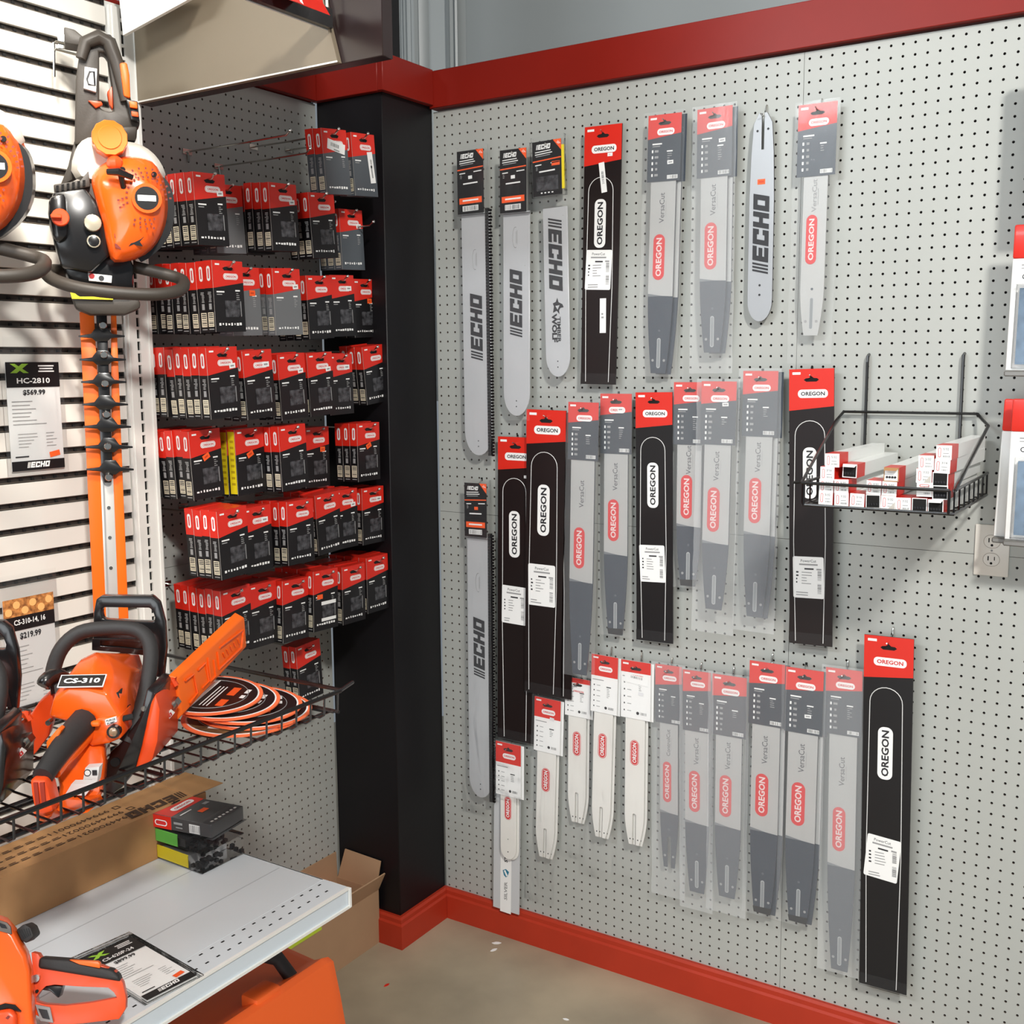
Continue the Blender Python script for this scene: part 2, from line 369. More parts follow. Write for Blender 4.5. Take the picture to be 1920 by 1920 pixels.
# slotted upright as strips leaving real slots
up.box(-.6, .25, -1.75, -.67, 0, 94.5, STEEL).box(-.6, .25, -.35, .95, 0, 94.5, STEEL).box(-.2, .36, .55, .8, 0, 94.5, STEEL).box(-.2, .34, -1.5, -1.35, 0, 94.5, STEEL)
z = .12
while z < 94:
    up.box(.1, .25, -.67, -.35, z+.29, z+.55, STEEL); z += 1.0
up.box(-.1, .08, -.67, -.35, 0, 94.5, DARKH)  # dark plate added behind the slots stands in for their inner shade
gb(up, 'slotted_upright')
gb(MB().box(-3.4, -.6, -1.5, 1.0, 0, 95, STEEL), 'post')
# lower white shelf
sh = thing('metal_shelf', 'long white metal shelf with two rows of small slots along its front edge', 'shelf', (SX, -37.3, 24))
mb = MB(); D = 22.45
mb.box(.2, D-2.7, -40, 0, -.25, 0, STEELS).box(D-2.55, D, -40, 0, -.25, .02, STEELS)
# ribs pressed in the deck
for x in (4.3, 9.4, 15.2): mb.box(x, x+.12, -40, -.4, 0, .015, mat('shelf_crease', (176, 180, 184), .4))
mb.box(D-2.7, D-2.55, -40, 0, -.25, -.02, STEELS)
mb.build('deck', sh)
mb = MB().box(D-.12, D, -40, 0, -1.55, -.25, mat('shelf_front_blue', (206, 216, 224), .3)).box(D-.12, D+.14, -40, 0, -.12, .05, STEEL).box(D-.12, D+.16, -40, .05, -1.66, -1.45, STEEL).box(D-2, D, -.12, .06, -1.6, 0, STEEL).box(D-.1, D+.2, -.1, .1, -1.6, 0, STEEL)
mb.build('front_lip', sh)
mb = MB().box(.2, D, -.1, .02, -1.0, .0, STEEL); mb.build('side_flange', sh)
sl = MB()
for i in range(38):
    y = -1.35-i*1.02
    sl.box(D-1.12, D-.98, y-.24, y+.06, .02, .032, DARKH); sl.box(D-2.32, D-2.18, y-.24+.5, y+.06+.5, .02, .032, DARKH)
so = sl.build('slot_row', sh); so['kind'] = 'stuff'
# things at the top of the fixture: end panel, beige sheet, lip of the top shelf, white bracket
tp = thing('top_shelf_unit', 'dark end panel and beige sheet of the top shelf above the left pegboard', 'shelf', (SX, -35.4, 87.2))
f0 = Fr((SX, -35.4, 87.2), 0)
P = f0.qs([(250, 188), (703, 97), (703, -60), (330, -60), (232, 60)], 0)
MB().prism([(0, 0), (26.3, 0), (26.3, 22), (0, 22)], 0, 1.2, MRN).build('end_panel', tp, bevel=.05, seg=1)
a = f0.qs([(258, 186), (632.7, 110), (617.8, 53.9), (600, -40), (222, -40)], .5)
a[0] = (0.05, 0.0); a[1] = (a[1][0], .02)
MB().prism(a, -.5, -.04, BEI).build('beige_sheet', tp)
MB().box(.2, a[1][0], -.56, -.5, 0, .12, STEEL).build('edge_strip', tp)
zl = float(at(617.8, 53.9, Y=-36.1)[2]-87.2); xl_ = float(at(617.8, 53.9, Y=-36.1)[0]-SX)
MB().box(xl_-.3, xl_+.25, -42, -.6, zl, zl+1.35, BPL).box(xl_-.35, xl_-.25, -42, -.6, zl-.06, zl+.05, STEEL).build('front_lip', tp)
MB().tube([(xl_, -.9, zl+1.3), (xl_, -.9, zl+5)], .1, STEEL).build('upright_rod', tp)
f1 = Fr((SX, -38.2, 87.2), 0)
b = f1.qs([(228, 68), (352, 0), (380, -60), (215, -60)], .1)
MB().prism(b, -.2, .1, STEEL).build('shelf_bracket', tp, loc=(.3, -2.8, 0))
f2 = Fr((17, -38.4, 90), 0)
pk = thing('boxed_product', 'red and orange boxed item on the high shelf, cut by the top edge', 'box', (16.4, -40, 0))
fq = Fr((16.4, -40, 0), 0)
pp = fq.qs([(540, -25), (543, 0), (586, 17), (607, 23), (619, 29), (606, 6), (600, -25)], .0)
MB().prism(pp, -2.5, 0, RED).build('carton', pk)
pp = fq.qs([(548, -25), (552, 0), (575, 10), (570, -25)], .05); MB().prism(pp, -2.54, -2.5, ORG).build('orange_print', pk)
pp = fq.qs([(603, 2), (611, 22), (616, 26), (607, 2)], .06); MB().prism(pp, -2.54, -2.5, WHT).build('white_print', pk)
# ================================================================== BOXED SAW CHAIN ON THE LEFT PEGBOARD
BW, BH, BT = 3.5, 6.0, 1.0
def box_face(mb, style, seed, y=-BT):
    """print on the front face; local x from -BW/2..BW/2, z from -BH..0"""
    w = BW/2; y1 = y-.012; y2 = y-.024; y3 = y-.036
    lo = -BH*.385; hi = -BH*.30
    mb.add([(-w, y1, 0), (w, y1, 0), (w, y1, hi), (-w, y1, lo)], [(3, 2, 1, 0)], RED)
    mb.add([(-.62, y2, -.62), (.62, y2, -.62), (.42, y2, -.82), (-.42, y2, -.82)], [(3, 2, 1, 0)], DARKH)
    mb.add([(-.62, y2, -.62), (.62, y2, -.62), (.3, y2, -.5), (-.3, y2, -.5)], [(0, 1, 2, 3)], DARKH)
    mb.pr(-w+.55, -.32, .5, .14, WHT, y2)
    mb.pill(.28, -1.32, 1.72, .52, WHT, y2); mb.pill(.28, -1.32, 1.6, .42, REDP, y2-.004); mb.pill(.28, -1.32, 1.54, .37, WHT, y2-.008)
    mb.txt('OREGON', .28, -1.32, .2, REDP, y3-.004, bold=.03, width=1.25)
    mb.pr(-w+.75, -2.62, .9, .12, WHT, y2); mb.pr(-w+.62, -2.84, .62, .08, PGR, y2)
    mb.pr(w-.75, -2.5, .55, .12, WHT, y2); mb.lines(w-.72, -2.74, .42, 5, .17, PGR, y2, h=.06, seed=seed)
    rnd = random.Random(seed)
    for i in range(8): mb.pr(-w+.5+i*.34, -5.35+rnd.uniform(-.02, .02), rnd.uniform(.12, .28), rnd.uniform(.12, .26), WHT, y2)
def make_chain_box(style, seed=1, price=None, yellow=False):
    body = {'black': BLK, 'grey': GRY, 'slate': mat('card_slate_grey', (74, 80, 86), .38, coat=.4)}[style]
    t = thing('chain_box', 'x', 'boxed chain', (0, 0, 0))
    h = -BH*.385
    mb = MB(); w = BW/2
    mb.box(-w, w, -BT, 0, -BH, h, body).box(-w, w, -BT, 0, h, 0, RED)
    mb.build('carton', t)
    mb = MB(); mb.add([(-w, -BT-.006, 0), (w, -BT-.006, 0), (w, -BT-.006, -BH), (-w, -BT-.006, -BH)], [(0, 3, 2, 1)], body); box_face(mb, style, seed)
    mb.build('front_print', t)
    if style == 'black':
        mb = MB(); mb.box(-.55, 1.35, -BT-.03, -BT-.012, -4.75, -3.35, WIN); mb.pr(1.28, -4.05, .07, 1.3, PGR, -BT-.04); mb.build('window', t)
    # narrow left side, faces the shop
    mb = MB(); x = -w-.012
    def sp(z0, z1, y0, y1, m, k=0): mb.add([(x-k, y0, z0), (x-k, y1, z0), (x-k, y1, z1), (x-k, y0, z1)], [(0, 1, 2, 3)], m)
    if yellow: sp(-BH+.15, -.2, -BT+.08, -.08, YEL, .002); [sp(-1.2-i*.55, -1.1-i*.55+.12, -BT+.25, -.3, mat('yellow_print', (190, 160, 20), .5), .006) for i in range(8)]
    else:
        P = []
        for (cy, cz, a0) in ((-BT/2, -.66, 0), (-BT/2, -1.52, 180)):
            for i in range(7): a = math.radians(a0+30*i); P.append((x, cy+.2*math.cos(a), cz+.2*math.sin(a)))
        mb.add(P, [tuple(range(len(P)))], WHT); sp(-1.5, -.68, -BT/2-.07, -BT/2+.07, REDP, .006)
        rnd = random.Random(seed)
        for i in range(7): sp(-2.7-i*.13, -2.62-i*.13, -BT/2-.22+rnd.uniform(0, .1), -BT/2+rnd.uniform(.05, .25), PGR, .004)
        sp(-4.1, -3.6, -BT/2-.17, -BT/2+.15, PGR, .004)
        sp(-5.55, -4.35, -BT/2-.33, -BT/2+.33, CRM, .004)
        for i in range(7): sp(-5.45+i*.155, -5.40+i*.155+rnd.choice((0, .04)), -BT/2-.27, -BT/2+.27, PDK, .008)
        sp(-5.8, -5.72, -BT/2-.3, -BT/2+.3, PGR, .004)
    sp(-BH, 0, -BT, -BT+.03, mat('edge_white', (200, 196, 190), .5), .003)
    mb.build('side_print', t)
    return t
def sticker(parent, kind, seed):
    mb = MB(); y = -BT-.05
    if kind == 'white': mb.pr(1.05, -1.62, .7, .42, WHT, y, 4); mb.pr(1.05, -1.62, .4, .14, PGR, y-.005, 4)
    if kind == 'white2': mb.pr(.9, -1.3, .8, .45, WHT, y, 0); mb.pr(.9, -1.3, .45, .15, PGR, y-.005)
    if kind == 'orange': mb.pr(-.05, -2.35, .8, .5, ORG, y, 25); mb.pr(-.05, -2.35, .4, .14, mat('orange_ink', (200, 60, 20), .5), y-.005, 25)
    if kind == 'orange2': mb.pr(.75, -2.25, .7, .5, ORG, y, 0); mb.pr(.75, -2.25, .4, .14, mat('orange_ink', (200, 60, 20), .5), y-.005)
    if kind == 'bigwhite': mb.pr(.1, -1.6, 2.5, .95, WHT, y, -12); mb.barcode(-.1, -1.5, 1.2, .4, y-.006, -12, seed=seed); mb.pr(.1, -1.95, .8, .12, PGR, y-.006, -12)
    if kind == 'tall': mb.pr(.95, -3.2, .8, 3.0, WHT, y, 6); mb.barcode(.95, -2.8, .9, .3, y-.006, 96, seed=seed); mb.pr(1.0, -3.6, .2, 1.2, PGR, y-.006, 6)
    if kind == 'bars': mb.pr(.35, -3.3, 2.1, .35, WHT, y); mb.pr(.35, -4.95, 2.1, .32, WHT, y); mb.pr(-.9, -2.6, .8, .45, ORG, y)
    return mb.build('price_sticker', parent)
ROWN = ['topmost', 'second', 'third', 'fourth', 'fifth', 'sixth', 'seventh', 'lowest']
BX = [  # row, order in row, x_front, y, z_centre, yaw, roll, slide, count behind incl. front, style, sticker
 (0,0,1.54,-18.82,84.35,.0,.10,1.01,2,'slate','bigwhite'),(0,1,-.89,-11.7,85.31,.0,.08,.985,2,'slate','tall'),
 (1,0,-.29,-32.61,78.55,.0,.05,1,7,'black','white'),(1,1,-2.7,-28.41,78.37,.0,.06,1,3,'grey',None),(1,2,.26,-24.41,78.72,.0,.05,1,5,'black','white'),
 (1,3,2.08,-21.36,78.17,.0,.08,1.02,3,'black',None),(1,4,-4.61,-9.42,78.37,.0,.05,.97,3,'slate','white'),
 (2,0,.94,-32.06,71.22,.02,.03,1,8,'black',None),(2,1,-1.85,-27.4,71.09,0,.03,.98,2,'grey','orange2'),(2,2,1.24,-25.3,71.03,.0,.04,1.01,3,'grey','white'),
 (2,3,-.65,-18.98,70.87,.0,.05,1,4,'black',None),(2,4,-1.94,-14.16,71.24,.0,.05,.985,3,'black','white2'),(2,5,-1.06,-11.79,71.05,.0,.04,1.02,2,'black','orange2'),
 (3,0,1.67,-33.86,63.88,.02,.05,1,8,'black','white'),(3,1,1.67,-29.82,63.66,.0,.07,1,3,'black','white2'),(3,2,1.01,-24.86,63.38,.0,.06,1,3,'black','white'),
 (3,3,1.92,-22.03,63.54,.0,.06,1.02,3,'black','white'),(3,4,-3.1,-13.39,63.32,.0,.03,.97,2,'black','white2'),(3,5,-1.35,-10.43,64.31,.0,.11,1,3,'black',None),
 (4,0,-1.05,-33.71,56.79,.0,.05,1,5,'black','orange'),(4,1,-3.39,-26.15,56.36,.0,.03,.965,3,'black','orange'),(4,2,1.11,-25.14,56.81,.0,.05,1,3,'black',None),
 (4,3,-2.29,-18.0,56.18,.0,.0,1,2,'black','orange2'),(4,4,-.57,-12.08,56.36,.0,.0,1,3,'black','orange'),
 (5,0,2.09,-33.88,50.08,.03,.05,1,4,'black',None),(5,1,.26,-29.07,49.6,.0,.02,1,4,'black','white2'),(5,2,1.3,-24.45,49.75,.0,.0,1,4,'black',None),
 (5,3,-1.05,-18.32,49.61,.0,.06,.99,4,'black',None),(5,4,.8,-17.43,50.09,.0,.0,1.02,4,'black','white'),(5,5,.05,-12.36,49.78,.0,.0,1.02,3,'black','white2'),
 (6,0,-.34,-31.51,42.46,.0,.03,1,6,'black',None),(6,1,-.95,-27.47,42.13,.0,.0,1,5,'black',None),(6,2,-.33,-23.63,41.93,.0,-.03,1,5,'black',None),
 (6,3,.18,-19.91,42.29,.0,-.03,1,5,'black','bars'),(6,4,2.12,-18.05,42.72,.0,-.01,1.04,5,'black',None),(6,5,1.04,-13.15,42.79,.0,.01,1.03,5,'black',None),
 (7,0,-7.79,-14.68,32.42,.0,.06,.95,2,'black',None)]
HINGES = {}
STL = {'black': 'black and red', 'grey': 'light grey and red', 'slate': 'dark grey and red'}
STK = {'white': ' with white sticker', 'white2': ' with white sticker', 'orange': ' with tilted orange sticker', 'orange2': ' with orange sticker',
       'bigwhite': ' with wide white barcode label', 'tall': ' with tall tilted white label', 'bars': ' with two white bands', None: ''}
nrow = {}
for b in BX: nrow[b[0]] = nrow.get(b[0], 0)+1
protos = {}
def hook_mesh(L, r=.09):
    """straight display hook; local -y is outward, plate at y=0"""
    mb = MB(); mb.tube([(0, .25, .0), (0, -.15, .0), (0, -L*.5, -.02), (0, -L+.5, .05), (0, -L, .42)], r, CHR, 6); mb.ball((0, -L, .42), .15, CHR, 6)
    mb.box(-.55, .55, -.1, -.02, -.25, .25, CHR); return mb
for (row, k, x, y, z, yaw, roll, sl_, n, style, stk) in BX:
    P = CAM+(np.array([x, y, z])-CAM)*sl_
    X, Y, Zc = P
    n = max(1, min(n, int((X+9.3)/1.03)))
    key = (style, row*7+k if False else (row+k) % 3, (row, k) in ((4, 1),))
    if key not in protos:
        protos[key] = make_chain_box(style, 3+(row+k) % 3*5, yellow=key[2]); tmpl = protos[key]; first = True
    else: first = False
    tmpl = protos[key]; rnd = random.Random(row*17+k)
    pos = f'{ORD_[k]} from left, {ROWN[row]} row' if nrow[row] > 1 else 'low above the wire shelf'
    for j in range(n):
        # children of the front one keep every print, those behind need only what shows at the side
        xx = X-j*1.03+(rnd.uniform(-.03, 0) if j else 0); zz = Zc+BH/2*math.cos(roll)+(rnd.uniform(-.12, .12) if j else 0); rr = roll+(rnd.uniform(-.03, .03) if j else 0)
        loc = (xx-BT, Y+(rnd.uniform(-.1, .1) if j else 0)+BH/2*math.sin(roll), zz)
        rot = (0, rr*-1 if False else 0, 0)
        if first and j == 0: o = tmpl; first = False
        else: o = copy_tree(tmpl, skip=('front_print', 'window', 'price_sticker') if j else ('price_sticker',))
        o.location = Vector([float(a) for a in loc])*I
        o.rotation_euler = (Matrix.Rotation(math.pi/2+yaw, 3, 'Z') @ Matrix.Rotation(-rr, 3, 'Y')).to_euler()
        if j == 0:
            tag(o, f'{style} boxed saw chain{STK[stk]}, {pos}', 'boxed chain', 'boxed saw chains on the left pegboard')
            if stk: sticker(o, stk, row*9+k)
        else:
            tag(o, f'{style} chain box {ORD_[j]} behind the front one, stack {pos}', 'boxed chain', 'boxed saw chains on the left pegboard')
    L = X+9.6+.9
    hz = Zc+BH/2-.62
    h = hook_mesh(L).build('peg_hook', loc=(-9.6, Y+.03, hz+.05), rot=(0, 0, math.pi/2), smooth=True)
    tag(h, f'chrome display hook holding the boxed chains {pos}', 'hook', 'display hooks on the left pegboard')
for (y, z, L, s) in ((-26.5, 85.2, 13.2, 'left'), (-22.7, 84.4, 12, 'right')):
    o = hook_mesh(L, .085).build('peg_hook', loc=(-9.6, y, z), rot=(0, 0, math.pi/2), smooth=True)
    MB().tube([(0, -.1, 0), (0, -.2, -.9)], .1, CHR, 6).build('clip', o)
    tag(o, f'{s} one of two bare chrome display hooks left of the topmost chain boxes', 'hook', 'display hooks on the left pegboard')
for (y, z) in ((-16.8, 80.6), (-11.0, 79.3)):
    o = hook_mesh(9.5, .085).build('peg_hook', loc=(-9.6, y, z), rot=(0, 0, math.pi/2), smooth=True)
    tag(o, f'bare chrome hook end jutting below the topmost boxes, {"nearer" if y < -15 else "farther"} one', 'hook', 'display hooks on the left pegboard')
# ================================================================== GUIDE BARS ON THE RIGHT PEGBOARD
def top_hook(X, Z, d, what, style='down'):
    mb = MB()
    if style == 'up': mb.tube([(0, .3, .9), (0, -.12, .9), (0, -.22, .75), (0, -.25, .0), (0, -d-.3, -.25), (0, -d-.75, -.1)], .07, CHR, 6)
    else: mb.tube([(-.35, .3, .35), (-.35, -.1, .35), (-.3, -.35, .2), (0, -d-.2, -.35), (.05, -d-.7, -.2)], .06, CHR, 6).box(-.45, -.25, -.08, 0, .2, .55, DARKH)
    o = mb.build('peg_hook', loc=(X, 0, Z), smooth=True)
    return tag(o, f'wire peg hook holding the {what}', 'hook', 'peg hooks on the right pegboard')
def axis(TL, TR, B, d):
    a = at(*TL, Y=-d); b = at(*TR, Y=-d); c = at(*B, Y=-d); T = (a+b)/2
    W = float(np.hypot(b[0]-a[0], b[2]-a[2])); dx = c[0]-T[0]; dz = c[2]-T[2]; L = float(math.hypot(dx, dz)); ang = math.asin(-dx/L)
    tilt = math.atan2(b[2]-a[2], b[0]-a[0])
    Tm = ((TL[0]+TR[0])/2, (TL[1]+TR[1])/2)
    def s(py):
        t = (py-Tm[1])/(B[1]-Tm[1]); p = at(Tm[0]+(B[0]-Tm[0])*t, py, Y=-d); return float(math.hypot(p[0]-T[0], p[2]-T[2]))*(1 if py > Tm[1] else -1)
    return T, W, L, ang, s, W/(TR[0]-TL[0])
def euro(mb, x, z, y, k=1, m=None):
    mb.add([(x-.6*k, y, z), (x-.45*k, y, z+.12*k), (x-.18*k, y, z+.14*k), (x, y, z+.3*k), (x+.18*k, y, z+.14*k), (x+.45*k, y, z+.12*k), (x+.6*k, y, z), (x+.4*k, y, z-.14*k), (x-.4*k, y, z-.14*k)], [tuple(range(9))], m or DARKH)
def card_print(mb, W, c, red, y, seed, light=False):
    """header card print: red head with slanted lower edge, logo pill, spec icons"""
    w = W/2; k = W/2.6
    mb.add([(-w, y, 0), (w, y, 0), (w, y, -red*.82 if not light else -red), (-w, y, -red)], [(3, 2, 1, 0)], RED)
    y -= .008
    euro(mb, 0, -.62*k, y, k*.85)
    mb.pr(-w+.42*k, -.26*k, .5*k, .14*k, WHT, y)
    mb.pill(.1*k, -1.2*k, 1.35*k, .46*k, WHT, y); mb.txt('OREGON', .1*k, -1.2*k, .17*k, REDP, y-.008, bold=.03, width=1.06*k)
    ink = PGR if not light else PDK
    z = -red-.35*k
    if not light: mb.pr(-w+.75*k, z, .75*k, .1*k, WHT, y); mb.pr(-w+.68*k, z-.16*k, .6*k, .06*k, PGR, y)
    else: mb.pr(-w+.7*k, z, 1.1*k, .07*k, PGR, y)
    n = 5; st = (c-red-.9*k)/n
    rnd = random.Random(seed)
    for i in range(n):
        zz = z-.5*k-i*st
        if light: mb.pr(-w+.32*k, zz, .1*k, .12*k, PDK, y); mb.pr(-w+.75*k, zz, .35*k, .05*k, PGR, y)
        else: mb.pr(-w+.4*k, zz, .12*k, .2*k, WHT, y); mb.pr(-w+.72*k, zz, rnd.uniform(.15, .3)*k, .16*k, PGR, y)
    mb.pr(w-.85*k, z-.55*k, .45*k, .09*k, WHT if not light else PDK, y); mb.lines(w-.85*k, z-.72*k, .35*k, 3+seed % 4, .15*k, PGR, y, h=.05*k, seed=seed)
    if light: mb.disc(w-1.1*k, -c+.5*k, .13*k, y, y+.004, PDK, 10); mb.barcode(w-.6*k, -c+.5*k, .55*k, .26*k, y, seed=seed)
    else: mb.barcode(w-.6*k, -c+.28*k, .82*k, .26*k, y, seed=seed)
def bar_outline(w, z0, z1, taper, zt, nose=0, fork=0, slot=.2):
    """closed outline in (x,z); z down negative. z0 top, z1 bottom, taper begins at zt"""
    h = w/2; P = [(-h, z0), (-h, zt)]
    for i in range(1, 5): t = i/5; P.append((-h+(h-taper)*t**1.6, zt+(z1-zt)*t))
    P.append((-taper, z1))
    if fork: P += [(-slot, z1), (-slot, z1+fork-.1), (-slot*.5, z1+fork), (slot*.5, z1+fork), (slot, z1+fork-.1), (slot, z1)]
    P.append((taper, z1))
    for i in range(4, 0, -1): t = i/5; P.append((h-(h-taper)*t**1.6, zt+(z1-zt)*t))
    P += [(h, zt), (h, z0)]
    return P
def bag(t, W, L, off, hazy=False, extra=.0, top=.25, seed=1):
    mb = MB(); nx, nz = 5, 22; w = W/2; V = []; F = []
    rnd = random.Random(seed)
    for j in range(nz+1):
        for i in range(nx+1):
            V.append((-w+W*i/nx+extra*i/nx+(rnd.uniform(-.04, .04)), -off-rnd.uniform(0, .09), top-(L+top)*j/nz))
    for j in range(nz):
        for i in range(nx): a = j*(nx+1)+i; F.append((a, a+nx+1, a+nx+2, a+1))
    mb.add(V, F, BAGC if hazy == 'c' else BAGH if hazy else BAG)
    return mb.build('poly_bag', t, smooth=True)
def versa(TL, TR, B, yc, ybar, yd, label, red=.36, d=1.1, barw=.76, fork=False, price=None, bagb=None, bagw=0, word='VersaCut', what='grey bar pack', hazy=False, plain=False, hook='down', seed=1, barx=0, ytip=None, ncopy=0, tipblack=False, oy=None):
    T, W, L, ang, s, ipp = axis(TL, TR, B, d)
    t = thing('guide_bar_pack', label, 'saw bar', T, (0, ang, 0), 'grey guide bars on the right pegboard')
    c = s(yc)
    MB().box(-W/2, W/2, -.03, 0, -c, 0, SLA).build('header_card', t)
    mb = MB(); card_print(mb, W, c, c*red, -.038, seed); 
    if price: mb.pr(W*price[0], -c*price[1], .62, .34, WHT, -.06, 3); mb.pr(W*price[0], -c*price[1], .4, .12, PGR, -.066, 3)
    mb.build('card_print', t)
    bw = W*barw; zd = -s(yd) if yd else None; zb = -s(ybar); bx = barx*W
    mb = MB()
    zt = zd if zd else zb+4
    full = bar_outline(bw, -c+.6, zb, bw*.30, zt, fork=(3.3 if fork else 0), slot=.2)
    full = [(p[0]+bx, p[1]) for p in full]
    mb.prism(full, .05, .2, BARD if not plain else BAR)
    mb.build('bar', t)
    if not plain:
        h = bw/2
        mb = MB(); mb.add([(bx-h, .035, -c+.6), (bx+h, .035, -c+.6), (bx+h, .035, zd), (bx+h*.2, .035, zd+.05), (bx-h, .035, zd+.28)], [(4, 3, 2, 1, 0)], BAR)
        mb.add([(bx-h, .034, zd+.28), (bx+h*.2, .034, zd+.05), (bx-h, .034, zd+.0)], [(2, 1, 0)], mat('bar_band', (112, 116, 120), .4)); mb.build('light_sleeve', t)
    # vertical lettering and logo, reading upwards
    cz = -c-(-zd-c)*.66 if zd else (-c+zb)*.5
    if oy: cz = -s(oy)
    pl = min(4.3, (abs(zd if zd else zb)-c)*.54)
    mb = MB(); mb.pill(bx-.1*bw, cz, pl, bw*.46, REDP, .022, 90, n=7); mb.txt('OREGON', bx-.1*bw, cz, bw*.23, mat('print_pale', (226, 206, 204), .5), .012, 90, bold=.03, width=pl*.84)
    wz = cz+pl*.5+(abs(cz+pl*.5)-c)*.5
    mb.txt(word, bx-.03*bw, wz, bw*.2, PGR if plain else mat('print_mid', (92, 92, 96), .5), .02, 90, bold=.005, width=min(2.8, pl*.66)); mb.pr(bx+.13*bw, wz-.1, 1.4, .03, PGR, .02, 90)
    mb.build('logo', t)
    mb = MB()
    if not fork:
        mb.pill(bx, zb+1.95, 2.9, .38, mat('slot_grey', (176, 178, 178), .5), .04, 90); mb.pill(bx, zb+1.95, 2.72, .26, mat('slot_fill', (132, 136, 138), .5), .035, 90)
    for sx in (-1, 1): mb.disc(bx+sx*bw*.23, zb+1.25, .13, .03, .05, PGR, 10)
    mb.disc(bx, zb+4.1, .12, .035, .05, mat('dim_mark', (84, 90, 98), .5), 8)
    if tipblack: mb.add([(bx-bw*.30, .03, zb), (bx+bw*.30, .03, zb), (bx+bw*.34, .03, zb+.7), (bx-bw*.34, .03, zb+.6)], [(0, 1, 2, 3)], BLK)
    mb.build('mounting_slot', t)
    bb = s(bagb) if bagb else L+.8
    bag(t, W*1.08+bagw, bb, .12, hazy, 0, seed=seed)
    for k in range(ncopy):
        q = copy_tree(t, skip=('card_print', 'logo', 'poly_bag', 'mounting_slot')); q.location = t.location+Vector(((.38+.1*k)*I, .34*(k+1)*I, -.1*I))
        tag(q, f'spare pack hanging directly behind the {what}', 'saw bar', 'grey guide bars on the right pegboard')
    top_hook(T[0], T[2]-.35, d, what, hook)
    return t
